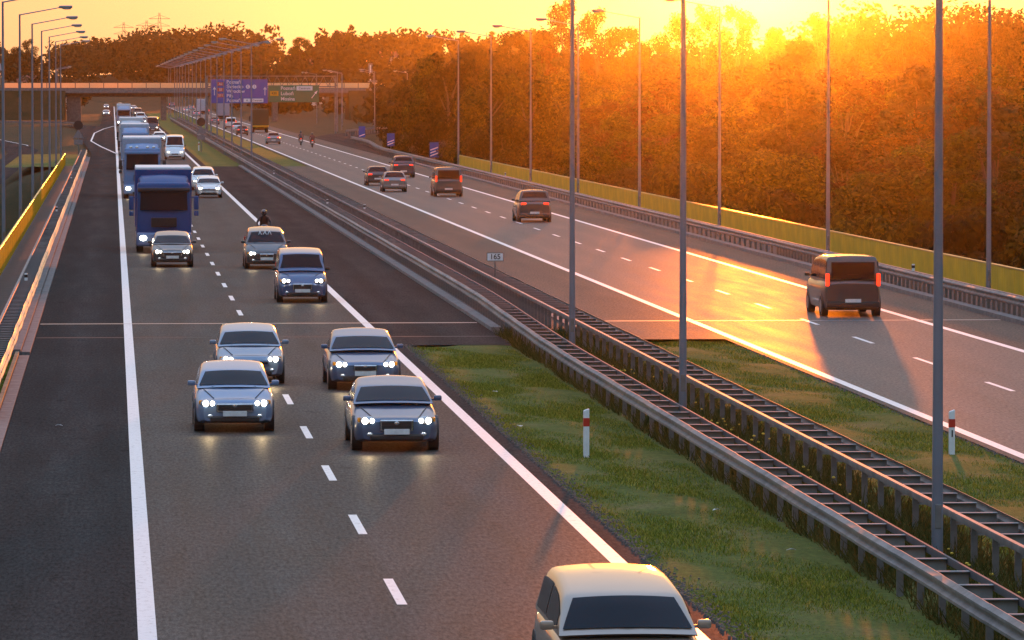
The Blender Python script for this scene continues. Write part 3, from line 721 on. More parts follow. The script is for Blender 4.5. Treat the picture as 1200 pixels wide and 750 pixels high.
hl = ['nearest the slip-road lamps', 'half hidden below the hill trees', 'high on the far hillside', 'at the outer edge of the hillside', 'above the motorway on the hill', 'just below the hilltop trees', 'above the overpass screens', 'behind the blue sign', 'near the skyline', 'above the green sign', 'between trees over the motorway']
for i, (x, y, wd, h, nm) in enumerate(hs): house(x, y, wd, h, f'{nm} {hl[i]}', wallw, roofr if i % 2 else roofg)
def pylon(x, y, h, label):
    z = gz(x, y) - .5; root = empty('power_pylon', (x, y, z), 0, label, 'pylon', 'power pylons on the skyline')
    mb = MB()
    for sx in (-1, 1):
        for sy in (-1, 1): mb.tube((sx * 2.2, sy * 2.2, 0), (sx * .3, sy * .3, h), .14, .1, 4)
    for k in range(9):
        a = 2.2 - 1.9 * k / 9; b = 2.2 - 1.9 * (k + 1) / 9; z0 = h * k / 9; z1 = h * (k + 1) / 9
        for sy in (-1, 1): mb.tube((-a, sy * a, z0), (b, sy * b, z1), .07, .07, 4); mb.tube((a, sy * a, z0), (-b, sy * b, z1), .07, .07, 4)
    mb.build('lattice_mast', M['galv_dark'], root)
    for zz in (.78, .9):
        mb = MB(); mb.tube((-4.5, 0, h * zz), (4.5, 0, h * zz), .13, .13, 4); mb.tube((-4.5, 0, h * zz), (0, 0, h * (zz + .06)), .08, .08, 4); mb.tube((4.5, 0, h * zz), (0, 0, h * (zz + .06)), .08, .08, 4); mb.build('crossarm', M['galv_dark'], root)
pylon(5, 2350, 24, 'thin lattice pylon on the skyline, farthest one along the motorway axis')
pylon(14.5, 2250, 23, 'thin lattice pylon on the skyline, middle one of three')
pylon(20, 2250, 26, 'thin lattice pylon on the skyline beside the raised wooded hilltop')

# ------------------------------------------------------------------ trees
def leaf_arrays(rng, centres, radii, n, size, squash=1.0, surf=.55):
    """n leaf quads spread over clumps given by centres and radii"""
    w_ = radii ** 2; idx = rng.choice(len(centres), n, p=w_ / w_.sum())
    d = rng.normal(size=(n, 3)); d /= np.linalg.norm(d, axis=1)[:, None]
    r = radii[idx] * (surf + (1.08 - surf) * rng.random(n) ** .6)
    p = centres[idx] + d * r[:, None] * np.array([1, 1, squash])
    nrm = d + rng.normal(size=(n, 3)) * .42; nrm /= np.linalg.norm(nrm, axis=1)[:, None]
    t = np.cross(nrm, rng.normal(size=(n, 3))); t /= np.linalg.norm(t, axis=1)[:, None] + 1e-9
    b = np.cross(nrm, t); s = size * (.6 + .8 * rng.random(n))[:, None]
    v = np.stack([p - t * s, p - b * s * .55, p + t * s, p + b * s * .55], 1).reshape(-1, 3)
    return v
def mesh_quads(name, v, mat):
    n = len(v) // 4; me = bpy.data.meshes.new(name)
    me.vertices.add(len(v)); me.vertices.foreach_set('co', v.astype(np.float32).ravel())
    me.loops.add(len(v)); me.loops.foreach_set('vertex_index', np.arange(len(v), dtype=np.int32))
    me.polygons.add(n); me.polygons.foreach_set('loop_start', np.arange(0, len(v), 4, dtype=np.int32)); me.polygons.foreach_set('loop_total', np.full(n, 4, dtype=np.int32))
    me.materials.append(mat); me.update(); me.validate(); return me
def tree_proto(seed, kind):
    rng = np.random.default_rng(seed); H = 14.0
    if kind == 'round': R_, z0, z1, nc, nl, ls, mat = 4.2, 3.2, 14, 34, 15000, .15, 'leaf_green'
    elif kind == 'broad': R_, z0, z1, nc, nl, ls, mat = 5.0, 2.6, 13.5, 38, 17000, .155, 'leaf_olive'
    elif kind == 'tall': R_, z0, z1, nc, nl, ls, mat = 2.9, 2.5, 16.5, 30, 12000, .14, 'leaf_green'
    elif kind == 'airy': R_, z0, z1, nc, nl, ls, mat = 3.7, 5, 15, 24, 7000, .13, 'leaf_rust'
    elif kind == 'bush': R_, z0, z1, nc, nl, ls, mat = 3.2, .3, 6.2, 22, 12000, .11, 'leaf_olive'
    elif kind == 'shrub': R_, z0, z1, nc, nl, ls, mat = 2.6, .2, 3.4, 16, 8000, .08, 'leaf_grey'
    else: R_, z0, z1, nc, nl, ls, mat = 2.5, 3, 15, 30, 11000, .14, 'needle'
    cs, rs = [], []
    for i in range(nc):
        t = (i + rng.random()) / nc; z = z0 + (z1 - z0) * t
        if kind == 'pine': prof = (1 - t) ** .75 * 1.0 + .1
        elif kind in ('bush', 'shrub'): prof = math.sqrt(max(0, 1 - t * t * .9))
        else: prof = math.sin(math.pi * min(1, .16 + t * .80)) ** .7
        a = rng.random() * 6.283; rr = R_ * prof * (.35 + .5 * rng.random())
        cs.append((math.cos(a) * rr, math.sin(a) * rr, z)); rs.append(R_ * (.17 + .24 * rng.random()) * (.6 + .5 * prof))
    cs = np.array(cs); rs = np.array(rs); cs[:, 2] = np.minimum(cs[:, 2], z1 - rs * .6)
    crown = mesh_quads('crown', leaf_arrays(rng, cs, rs, nl, ls, .85, .45), M[mat])
    tb = MB(); zt = z1 * .8; px, py = 0, 0; segs = 5; r0 = .05 + z1 * .014
    for k in range(segs):
        nx, ny = px + rng.normal() * .15, py + rng.normal() * .15
        tb.tube((px, py, zt * k / segs - (.4 if k == 0 else 0)), (nx, ny, zt * (k + 1) / segs), r0 * (1 - k / segs) + .03, r0 * (1 - (k + 1) / segs) + .03, 7); px, py = nx, ny
    for i in range(0, nc, 2):
        c = cs[i]; zz = max(.3, c[2] * .62); tb.tube((0, 0, zz), (c[0] * .9, c[1] * .9, c[2]), .07, .02, 5)
    t = tb.build('trunk', M['bark'], smooth=True); tm = t.data; bpy.data.objects.remove(t)
    return crown, tm
protos = {}
for kind, seeds in (('round', (1, 2, 3)), ('broad', (4, 5)), ('tall', (6, 7)), ('airy', (8, 9)), ('bush', (10, 11, 12)), ('shrub', (13, 14)), ('pine', (15, 16))):
    protos[kind] = [tree_proto(s, kind) for s in seeds]
NAMES = dict(round='deciduous_tree', broad='broad_tree', tall='poplar_tree', airy='birch_tree', bush='bush', shrub='shrub', pine='pine_tree')
def tree(kind, x, y, s, label, group, z=None, sz=None, rz=None):
    cr, tr = random.choice(protos[kind]); z = gz(x, y) if z is None else z
    root = empty(NAMES[kind], (x, y, z - .1), random.uniform(0, 6.28) if rz is None else rz, label, 'bush' if kind in ('bush', 'shrub') else 'tree', group)
    root.scale = (s, s, s if sz is None else sz)
    for nm, me in (('crown', cr), ('trunk', tr)):
        o = bpy.data.objects.new(nm, me); COL.objects.link(o); o.parent = root
    return root
GL = dict(round='dense green deciduous tree in the forest behind the yellow fence', broad='broad olive tree in the forest behind the yellow fence', tall='narrow tall tree in the forest behind the yellow fence',
          airy='thin-crowned rusty tree in the forest behind the yellow fence', bush='rounded olive bush at the forest edge below the yellow fence', pine='dark conifer in the forest behind the yellow fence')
rt = random.Random(21); placed = []
def try_place(x, y, r):
    for a, b, c in placed:
        if (a - x) ** 2 + (b - y) ** 2 < ((r + c) * .5) ** 2: return False
    placed.append((x, y, r)); return True
def xmax(y): return .180 * y + 6
# edge rows of bushes
cnt = {k: 0 for k in NAMES}
for k in range(4000):
    if cnt['bush'] >= 62: break
    y = rt.uniform(205, 660); x = rt.uniform(34.5, 41)
    if x > xmax(y) or not try_place(x, y, 5.0): continue
    s = rt.uniform(1.15, 1.6); tree('bush', x, y, s, GL['bush'], 'bushes at the forest edge', sz=s * rt.uniform(.9, 1.25)); cnt['bush'] += 1
total = 0
for k in range(9000):
    if total >= 190: break
    y = 215 + 520 * rt.random() ** .8; x = rt.uniform(40, min(xmax(y), 135))
    if x < 40 or x > xmax(y): continue
    depth = x - 38
    if depth > 40 and rt.random() < .5 and y < 640: continue
    if not try_place(x, y, 8.0): continue
    kind = rt.choices(['round', 'broad', 'tall', 'airy', 'pine'], [4, 4, 2, 1.4, 1])[0]
    hgt = 9.4 + min(depth, 24) * .25 + rt.uniform(-2.2, 2.4)
    hgt -= .6 + 2.6 * sst(.13, .18, x / y)
    s = hgt / 14; tree(kind, x, y, s * rt.uniform(1.2, 1.6), GL[kind], 'trees of the forest behind the yellow fence', sz=s * rt.uniform(.85, 1.08)); total += 1
# pale leafless shrubs near the countdown signs
for i, (x, y, s) in enumerate(((33.6, 520, .9), (34.2, 560, 1.0), (34.6, 600, .95))):
    tree('shrub', x, y, s * 1.15, f'pale greyish shrub beside the countdown signs, {ORD[i]} from the yellow fence', 'pale shrubs by the countdown signs', z=-1.6)
# skyline specimens: taller trees whose airy crowns stand above the forest
sk = [(664, 812, 'airy', 22), (700, 845, 'airy', 21), (735, 800, 'round', 19), (790, 830, 'airy', 20), (822, 800, 'airy', 21), (862, 815, 'airy', 21), (905, 840, 'round', 19), (962, 830, 'airy', 20), (1010, 850, 'round', 17.5), (1060, 830, 'round', 18.5),
      (1110, 820, 'broad', 19), (1150, 830, 'round', 20), (1185, 820, 'broad', 20.5), (600, 850, 'round', 18.5), (560, 860, 'broad', 17), (640, 870, 'round', 19)]
SL = ['standing above the lamp post line', 'with gaps showing sky', 'in the glare', 'in the sun haze']
for i, (px, y, kind, h) in enumerate(sk):
    x = math.tan(math.atan((px - 600) / FPX) + yaw) * y
    z = gz(x, y); s = (h - z) / 14.5 * .92; tree(kind, x, y, s * .8, f'tall skyline tree rising above the forest top, {ORD[i] if i < 20 else ""} along the crest', 'skyline trees above the forest', sz=s)
# distant single trees on the hill crest
cr = [(20, 52), (35, 46), (105, 54), (205, 38), (228, 40), (238, 36), (252, 40), (290, 44), (305, 42), (352, 40), (412, 33), (432, 45), (470, 44), (498, 40), (515, 39), (535, 44)]
for i, (px, py) in enumerate(cr):
    y = 1980 if 80 < px < 300 else 1500; x = math.tan(math.atan((px - 600) / FPX) + yaw) * y; ztop = CAM_Z + (99 - py) / FPX * y; z = gz(x, y)
    kind = 'tall' if px == 412 or px == 498 else ('round', 'airy', 'pine')[i % 3]; s = (ztop - z) / 15
    tree(kind, x, y, s * .95, f'distant hilltop tree on the crest, {ORD[i]} from the pylon side', 'single trees on the hilltop', sz=s)

# far-off wood reading as one mass
def far_wood():
    rng = np.random.default_rng(5); vs = []
    def wood(n, xr, yr, h0, h1, q, size, dens=None):
        for _ in range(n):
            y = rng.uniform(*yr); x = rng.uniform(xr[0], xr[1]) if not callable(xr[0]) else rng.uniform(xr[0](y), xr[1](y))
            if -9 < x < 36 and y < 1890: continue
            if dens and rng.random() > dens(x, y): continue
            h = rng.uniform(h0, h1); z = gz(x, y); R_ = h * .27
            nc = 5; cs = np.stack([x + rng.normal(size=nc) * R_ * .5, y + rng.normal(size=nc) * R_ * .5, z + h * (.18 + .67 * rng.random(nc))], 1); rs = R_ * (.45 + .3 * rng.random(nc))
            vs.append(leaf_arrays(rng, cs, rs, q, size, 1.0, .3))
    F = lambda px: (lambda y: math.tan(math.atan((px - 600) / FPX) + yaw) * y)
    wood(300, (F(-60), F(640)), (1470, 1640), 8, 12, 130, .7); wood(260, (F(60), F(320)), (1900, 2150), 11, 16, 90, .9)       # crest
    wood(230, (F(-60), F(640)), (1200, 1470), 4, 8, 70, .6, lambda x, y: .5 + .5 * math.sin(x * .09 + y * .02))
    wood(80, (F(150), F(300)), (1900, 2050), 15, 19, 100, .9)
    wood(200, (F(300), F(640)), (1200, 1500), 6, 11, 80, .8)
    wood(420, (F(540), F(1290)), (760, 1080), 11.5, 15.5, 150, .6)
    wood(150, (F(960), F(1290)), (860, 1100), 17, 20.5, 150, .6)
    wood(120, (F(440), F(640)), (900, 1150), 8, 12, 90, .7)
    v = np.concatenate(vs); me = mesh_quads('far_wood', v, M['leaf_rust2']); o = bpy.data.objects.new('far_woodland', me); COL.objects.link(o)
    tag(o, 'hazy wooded hillside closing the view behind the overpass and forest', 'woodland', kind='stuff')
M['leaf_rust2'] = leaf_mat('leaf_far', (.016, .012, .004), (.032, .023, .007), (.05, .036, .01), .15)
far_wood()

# ------------------------------------------------------------------ grass and weeds
def blades(name, label, rects, mat, hr, wd, seed, cat='grass', skip=None):
    rng = np.random.default_rng(seed); P = []
    for x0, x1, y0, y1, dens in rects:
        n = int((x1 - x0) * (y1 - y0) * dens); p = np.stack([rng.uniform(x0, x1, n), rng.uniform(y0, y1, n)], 1)
        keep = (np.sin(p[:, 0] * 3.1 + p[:, 1] * .9) + np.sin(p[:, 0] * 1.3 - p[:, 1] * .47) + rng.normal(size=n) * .9) > -1.0
        P.append(p[keep])
    p = np.concatenate(P); n = len(p); a = rng.random(n) * 6.283; h = rng.uniform(hr[0], hr[1], n) * (.6 + .4 * np.sin(p[:, 0] * 2.1 + p[:, 1] * .7) ** 2); wv = wd * (.6 + .8 * rng.random(n))
    dx, dy = np.cos(a) * wv / 2, np.sin(a) * wv / 2; lx, ly = rng.normal(size=n) * h * .5, rng.normal(size=n) * h * .5; z = np.full(n, -.05)
    v = np.stack([np.stack([p[:, 0] - dx, p[:, 1] - dy, z], 1), np.stack([p[:, 0] + dx, p[:, 1] + dy, z], 1),
                  np.stack([p[:, 0] + dx * .3 + lx, p[:, 1] + dy * .3 + ly, z + h], 1), np.stack([p[:, 0] - dx * .3 + lx, p[:, 1] - dy * .3 + ly, z + h], 1)], 1).reshape(-1, 3)
    o = bpy.data.objects.new(name, mesh_quads(name, v, mat)); COL.objects.link(o); tag(o, label, cat, kind='stuff')
blades('grass', 'short mown grass covering the median beside the road', [(8.5, 11.4, 66, 151, 420), (14.2, 18.05, 74, 154, 300), (8.6, 11.4, 100, 151, 120), (-5, -2.78, 100, 148, 250)], M['grass_blade'], (.035, .09), .018, 11)
blades('weeds', 'taller dry weeds growing between the two median guardrails', [(11.5, 14.1, 66, 158, 200)], M['weed'], (.18, .50), .025, 12, 'weeds')
mb = MB(); rf_ = random.Random(9)
for k in range(200):
    yy = rf_.uniform(68, 140); cl = .5 + .5 * math.sin(yy * .35); xx = rf_.uniform(12.2, 13.3)
    if rf_.random() > cl: continue
    z = rf_.uniform(.15, .42); s = rf_.uniform(.02, .04); mb.ell((xx, yy, z), (s, s, s * .6), 5, 4)
tag(mb.build('wildflower_leaves', M['flower']), 'scattered yellow wildflower heads among the median weeds', 'wildflowers', kind='stuff')

# ------------------------------------------------------------------ vehicles
def interp(y, pts):
    for (a, va), (b, vb) in zip(pts[:-1], pts[1:]):
        if y <= b: return va + (vb - va) * max(0, min(1, (y - a) / (b - a))) if b > a else vb
    return pts[-1][1]
def smooth_f(pts, wdt):
    def f(y):
        s = 0
        for k in range(-3, 4): s += interp(y + k * wdt / 3, pts)
        return s / 7
    return f
STY = dict(
    hatch=dict(L=4.0, W=1.72, H=1.41, hood=.90, belt=.93, w0=.95, w1=1.72, r1=3.35, r0=3.86),
    coupe=dict(L=4.2, W=1.74, H=1.40, hood=.84, belt=.88, w0=1.15, w1=1.95, r1=3.2, r0=4.0),
    sedan=dict(L=4.6, W=1.78, H=1.39, hood=.85, belt=.93, w0=1.22, w1=2.0, r1=3.35, r0=4.05),
    wagon=dict(L=5.0, W=1.80, H=1.50, hood=.88, belt=.95, w0=1.1, w1=1.85, r1=4.6, r0=4.9),
    estate=dict(L=4.6, W=1.76, H=1.47, hood=.88, belt=.93, w0=1.15, w1=1.92, r1=4.1, r0=4.48),
    mpv=dict(L=4.3, W=1.78, H=1.64, hood=1.0, belt=1.0, w0=.85, w1=1.6, r1=3.85, r0=4.18),
    kangoo=dict(L=4.1, W=1.74, H=1.80, hood=1.02, belt=1.06, w0=.85, w1=1.45, r1=3.92, r0=4.04),
    suv=dict(L=4.5, W=1.86, H=1.74, hood=1.08, belt=1.1, w0=1.05, w1=1.7, r1=4.1, r0=4.38),
    van=dict(L=4.9, W=1.92, H=1.96, hood=1.15, belt=1.18, w0=.62, w1=1.35, r1=4.72, r0=4.85),
    tallvan=dict(L=5.6, W=2.0, H=2.45, hood=1.25, belt=1.3, w0=.6, w1=1.45, r1=5.45, r0=5.55),
)
_paint = {}
def beam(loc, parent, e=42):
    l = bpy.data.lights.new('headlamp_light', 'SPOT'); l.energy = e; l.color = (1, .72, .36); l.spot_size = R(95); l.spot_blend = .9; l.shadow_soft_size = .07
    o = bpy.data.objects.new('headlamp_light', l); COL.objects.link(o); o.parent = parent; o.location = loc; o.rotation_euler = (R(88), 0, math.pi)
def paint(col, metal=.35):
    k = tuple(col)
    if k not in _paint:
        _paint[k] = simple('car_paint', col, .35, metal, var=.04, scale=2, coat=.8)
    return _paint[k]
FACE = [0]
def car(style, x, y, away, col, label, group, lights='dayhead', metal=.35, plate=True, rack=False, yaw_=0.0):
    FACE[0] += 1; fc = FACE[0] % 4
    S = STY[style]; L, W, Hh, hood, belt, w0, w1, r1, r0 = (S[k] for k in ('L', 'W', 'H', 'hood', 'belt', 'w0', 'w1', 'r1', 'r0'))
    hw0 = W / 2; tv = style in ('van', 'tallvan', 'kangoo')
    root = empty({'van': 'van', 'tallvan': 'van', 'kangoo': 'van', 'suv': 'suv'}.get(style, 'car'), (x, y, 0), (math.pi if away else 0) + yaw_, label,
                 {'van': 'van', 'tallvan': 'van', 'kangoo': 'van', 'suv': 'SUV'}.get(style, 'car'), group)
    pm = paint(col, metal); yo = -L / 2
    zt = smooth_f([(0, .58), (.04, .65), (.10, .70), (.35, hood - (.19 if not tv else .12)), (w0, hood), (w1, belt), (L - .12, belt + .02 if style not in ('sedan', 'coupe') else belt + .04), (L - .03, belt - .10), (L, belt - .16)], .07)
    zb = smooth_f([(0, .26), (.3, .19), (L - .3, .2), (L, .30)], .06)
    hw = smooth_f([(0, .76), (.05, .85), (.18, .93), (.55, .99), (1.0, 1.0), (L - .7, 1.0), (L - .15, .94), (L, .86)], .06)
    prof = [(0, 0), (.55, 0), (.86, .01), (.95, .07), (.985, .22), (1.0, .42), (1.0, .62), (.985, .78), (.955, .90), (.89, .97), (.75, 1.005), (.4, 1.03), (0, 1.04)]
    body = MB(); rings = []
    ys = [0, .015, .04, .08, .13, .2, .3, .42, .6, .8] + list(np.linspace(1.0, L - 1, 12)) + [L - .75, L - .5, L - .3, L - .18, L - .1, L - .05, L - .02, L]
    for q in ys:
        h_, b_, z_ = hw(q) * hw0, zb(q), zt(q); bul = .06 * (1 - min(1, q / .5)) if q < .5 else 0
        ring = []
        for fx, fz in prof: ring.append((fx * h_, yo + q + (fx ** 2) * bul, b_ + (z_ - b_) * fz))
        for fx, fz in prof[-2:0:-1]: ring.append((-fx * h_, yo + q + (fx ** 2) * bul, b_ + (z_ - b_) * fz))
        rings.append(ring)
    body.loft(rings)
    # greenhouse
    bw, tw = hw0 * .93, hw0 * (.86 if tv else .77)
    gt = smooth_f([(w0, belt - .03), (w1 - .02, Hh - .17), (w1 + .55, Hh - .07), ((w1 + r1) / 2 + .2, Hh), (r1, Hh - .02), (r0, belt - .02)], .10)
    def gw(z): t = max(0, min(1, (z - belt) / (Hh - belt))); return bw + (tw - bw) * (t ** 1.15)
    kf, kr = (.16, .10)
    def curve_y(q, s):     # glass curves back at its sides
        if q < w1 + .25: return yo + q + kf * s * s * max(0, min(1, (w1 + .25 - q) / .3))
        if q > r1 - .25: return yo + q - kr * s * s * max(0, min(1, (q - r1 + .25) / .3))
        return yo + q
    def gring(q, off=0.0):
        z = gt(q); h_ = max(.02, z - belt + .03); pts = []
        for f, e in ((0, 0), (.35, 0), (.7, 0), (.88, .015), (.97, .05)):
            zz = belt - .03 + h_ * f; pts.append((gw(zz) - e * min(1, h_ * 2), zz))
        wt = gw(z) - .11 * min(1, h_ * 2.5)
        top = [(wt * s, z + .035 * (1 - s * s) - .0) for s in (1, .8, .5, .2)]
        half = pts + top
        return [(a, curve_y(q, a / bw), b) for a, b in half] + [(-a, curve_y(q, a / bw), b) for a, b in reversed(half)]
    gys = list(np.linspace(w0, w1 + .2, 9)) + list(np.linspace(w1 + .35, r1 - .35, 6)) + list(np.linspace(r1 - .2, r0, 8))
    body.loft([gring(q) for q in gys]); body.build('body', pm, root, smooth=True)
    def glass_patch(name, q0, q1, sx, dy, dz, nq=6):
        g = MB(); rows = []
        for k in range(nq):
            q = q0 + (q1 - q0) * k / (nq - 1); z = gt(q); h_ = max(.02, z - belt + .03); wt = (gw(z) - .11 * min(1, h_ * 2.5)) * sx
            rows.append([(wt * s, curve_y(q, wt * s / bw) + dy, z + .035 * (1 - (s * sx) ** 2) + dz) for s in np.linspace(-1, 1, 9)])
        rows2 = [[(a, b - dy * .9, c - dz * .9) for a, b, c in r] for r in rows]
        n = 9; vs = [p for r in rows for p in r]; fs = [(j * n + i, j * n + i + 1, (j + 1) * n + i + 1, (j + 1) * n + i) for j in range(nq - 1) for i in range(n - 1)]
        g.add(vs, fs); o = g.build(name, M['glass'], root, smooth=True); return o
    glass_patch('windscreen', w0 + .13, w1 - .02, .97, -.010, .010)
    if r0 - r1 > .2: glass_patch('rear_window', r1 + .03, r0 - .10, .95, .012, .010)
    else:
        g = MB(); zz0, zz1 = belt + .06, Hh - .18; g.rbox(0, yo + L - .075, (zz0 + zz1) / 2, tw * 1.72, .04, zz1 - zz0, .015); g.build('rear_window', M['glass'], root)
    for s in (-1, 1):
        for a, b in ((w1 - .12, (w1 + r1) / 2 - .03), ((w1 + r1) / 2 + .05, r1 - .05)):
            g = MB(); rows = []
            for q in np.linspace(a, b, 5):
                zt_ = gt(q) - .11; rows.append([(s * (gw(z) + .006), yo + q, z) for z in np.linspace(belt + .03, max(belt + .05, zt_), 4)])
            g.loft(rows, closed=False, caps=False); g.build('side_window', M['glass'], root, smooth=True)
        # mirror
        mm = MB(); mm.rbox(s * (bw + .12), yo + w0 + .52, belt + .08, .17, .10, .11, .03); mm.box(s * (bw + .02), yo + w0 + .54, belt + .05, .12, .04, .04); mm.build('wing_mirror', pm if not tv else M['black'], root, smooth=True)
        # headlight with lens
        hl = MB(); hx = hw0 * .66; hl.ell((s * hx, yo + .14, .64 if not tv else .76), ((.185, .21, .17, .15)[fc], .15, (.085, .07, .10, .10)[fc]), 14, 8); hh = hl.build('headlight', M['chrome'] if away else M['lamp_lens'], root, smooth=True)
        if not away:
            for kx, kr in ((.055, .075), (-.075, .058)):
                bl = MB(); bl.ell((s * (hx + kx), yo + .065, .64 if not tv else .76), (kr, .10, kr * .92), 12, 7); bl.build('bulb', M[lights], hh, smooth=True)
        if lights == 'head' and not away: beam((s * hx, yo - .06, .66 if not tv else .77), hh)
        ml = MB(); ml.rbox(s * hx * 1.30, yo + .2, .66 if not tv else .77, .08, .16, .09, .02); ml.build('indicator', M['amber'], hh)
        fl = MB(); fl.ell((s * hw0 * .62, yo + .055, .36), (.07, .04, .05)); fl.build('fog_light', M['chrome'], root, smooth=True)
        tl = MB()
        if tv or style == 'mpv': tl.rbox(s * hw0 * .87, yo + L - .06, belt + .02, .13, .12, .42, .03)
        else: tl.rbox(s * hw0 * .66, yo + L - .05, belt - .10, .30, .10, .15, .03)
        tl.build('tail_light', M['tail'] if away else M['red'], root)
    gw_, gh_ = ((W * .44, .15), (W * .52, .10), (W * .36, .20), (W * .30, .13))[fc]
    gr = MB(); gr.rbox(0, yo + .01, .55, gw_, .06, gh_, .03)
    sr = MB(); sr.rbox(0, yo + .012, .55, gw_ + .05, .05, gh_ + .045, .03); sr.build('grille_surround', M['chrome'] if fc != 1 else pm, root)
    bg_ = MB(); rows_ = []
    for s in (-1, 1):
        bg_ = MB()
        pts_ = [(s * hw0 * (.52 + .26 * k / 6), yo + .36 + (w0 - .36) * k / 6) for k in range(7)]
        for (xa, ya), (xb, yb) in zip(pts_[:-1], pts_[1:]):
            def zs(xx, yy): q = yy - yo; return zb(q) + (zt(q) - zb(q)) * (1.036 - .05 * max(0, abs(xx) / (hw(q) * hw0) - .4) ** 1.5 * 2) + .004
            bg_.tube((xa, ya, zs(xa, ya)), (xb, yb, zs(xb, yb)), .008, .008, 4)
        bg_.build('bonnet_gap', M['black'], root)
    gr.box(0, yo - .025, .55, gw_ * .95, .01, .012); None; gr.build('grille', M['black'], root)
    lo = MB(); lo.rbox(0, yo + .045, .30, W * .62, .10, .14, .04); lo.build('air_intake', M['black'], root)
    bd = MB(); bd.ell((0, yo - .03, .595), (.05, .012, .04)); bd.build('badge', M['chrome'], root)
    if plate:
        for yy, zz in ((yo - .035, .42), (yo + L + .012, .52)):
            p = MB(); p.rbox(0, yy, zz, .52, .016, .115, .005); p.build('number_plate', M['plate'], root)
    rb = MB(); rb.rbox(0, yo + L - .05, .40, W * .9, .14, .2, .04); rb.build('rear_bumper', M['black'] if tv else pm, root, smooth=True)
    hdl = MB()
    for s in (-1, 1): hdl.tube((s * W * .28, yo + w0 + .10, hood + .045), (s * W * .02, yo + w0 + .18, hood + .07), .012, .012, 5)
    hdl.build('wiper', M['black'], root)
    wr = .31 if not tv else .33
    for s in (-1, 1):
        for q in (.82 if style != 'van' else .95, L - .78):
            a = MB(); a.cyl_x(s * (hw0 - .10), yo + q, wr + .03, wr + .065, .214, 24); a.build('wheel_arch', M['black'], root)
            wl = MB(); wl.cyl_x(0, 0, 0, wr, .21, 24); t = wl.build('wheel', M['rubber'], root, smooth=True, loc=(s * (hw0 - .095), yo + q, wr))
            rm = MB(); rm.cyl_x(s * .098, 0, 0, wr * .62, .02, 16); [rm.box(s * .11, 0, 0, .012, .04, wr * 1.1) for _ in (0,)]; rm.build('rim', M['rim'], t)
    if rack:
        for s in (-1, 1): k = MB(); k.tube((s * tw * .86, yo + w1 + .35, Hh + .035), (s * tw * .86, yo + r1 - .2, Hh + .035), .02); k.build('roof_rail', M['black'], root)
    return root
GI, GO = 'cars coming towards the overpass camera', 'cars driving away towards the green sign'
GI, GO = 'oncoming cars', 'departing cars'
SILV, BLU, NAVY, BLK, WHT, GRY, DGR = (.38, .40, .43), (.09, .15, .28), (.02, .035, .10), (.012, .013, .016), (.72, .72, .72), (.16, .17, .19), (.05, .055, .065)
car('wagon', 6.16, 63.9, 0, (.34, .26, .20), 'large beige estate car cut by the bottom frame edge, pale sunlit roof', GI, rack=False)
car('sedan', 5.80, 110.0, 0, (.05, .095, .18), 'dark blue saloon leading the pair beside the solid line, headlights on', GI, 'head')
car('sedan', 6.2, 131.8, 0, (.06, .11, .21), 'dark blue car following the leading saloon, next to the grass corner', GI, 'head')
car('hatch', 2.62, 115.9, 0, (.14, .22, .36), 'silver-blue hatchback in the slow lane, closest to the long solid line', GI, 'head')
car('hatch', 3.44, 134.2, 0, (.17, .23, .32), 'silver-grey hatchback tucked behind another in the slow lane', GI, 'head')
car('kangoo', 6.53, 183.8, 0, (.05, .09, .19), 'tall dark blue van with pale roof on the solid line past the joint', GI, 'head')
mp = car('mpv', 6.27, 217.3, 0, (.035, .038, .045), 'black people carrier with white marks on its windscreen', GI, 'head')
STYm = STY['mpv']; mk = MB()
for i, (a, b) in enumerate(((-.30, -.22), (-.18, -.26), (-.12, -.02), (.02, -.04), (.08, .14), (.22, .16))):
    mk.tube((a, -2.15 + 1.30 + .05, 1.38), (b, -2.15 + 1.42 + .05, 1.52), .012, .012, 5)
mk.build('windscreen_marks', M['white'], mp)
car('hatch', 2.44, 219.6, 0, (.03, .035, .045), 'small dark hatchback with bright headlights right in front of the blue lorry', GI, 'head')
car('hatch', 6.38, 352.6, 0, WHT, 'white hatchback in front of the white people carrier', GI, 'dayhead')
car('mpv', 6.45, 378, 0, WHT, 'white people carrier right behind the white hatchback', GI, 'dayhead')
car('tallvan', 6.23, 533, 0, WHT, 'white delivery van with dark bumper beside the rounded-roof lorries', GI, 'dayhead')
car('hatch', 6.07, 688, 0, WHT, 'small white car peeking out behind the white delivery van', GI)
car('tallvan', 6.3, 836, 0, (.03, .025, .025), 'dark brown tall van behind the small white car', GI)
car('sedan', 5.5, 995, 0, SILV, 'pale saloon just before the overpass shadow', GI)
car('van', 5.6, 1060, 0, WHT, 'white van under the overpass entry', GI)
car('van', 6.0, 1262, 0, (.12, .06, .04), 'reddish van just past the overpass', GI)
car('sedan', -1.57, 1282, 0, WHT, 'white car alone on the merging lane', GI)
for i, (x, y) in enumerate(((2.2, 1480), (6.1, 1560), (2.3, 1700), (6.0, 1850), (-2, 1650), (2.2, 2050))):
    car(('sedan', 'hatch', 'mpv')[i % 3], x, y, 0, (WHT, SILV, GRY)[i % 3], f'tiny oncoming car seen under the overpass, {ORD[i]} in depth', GI)
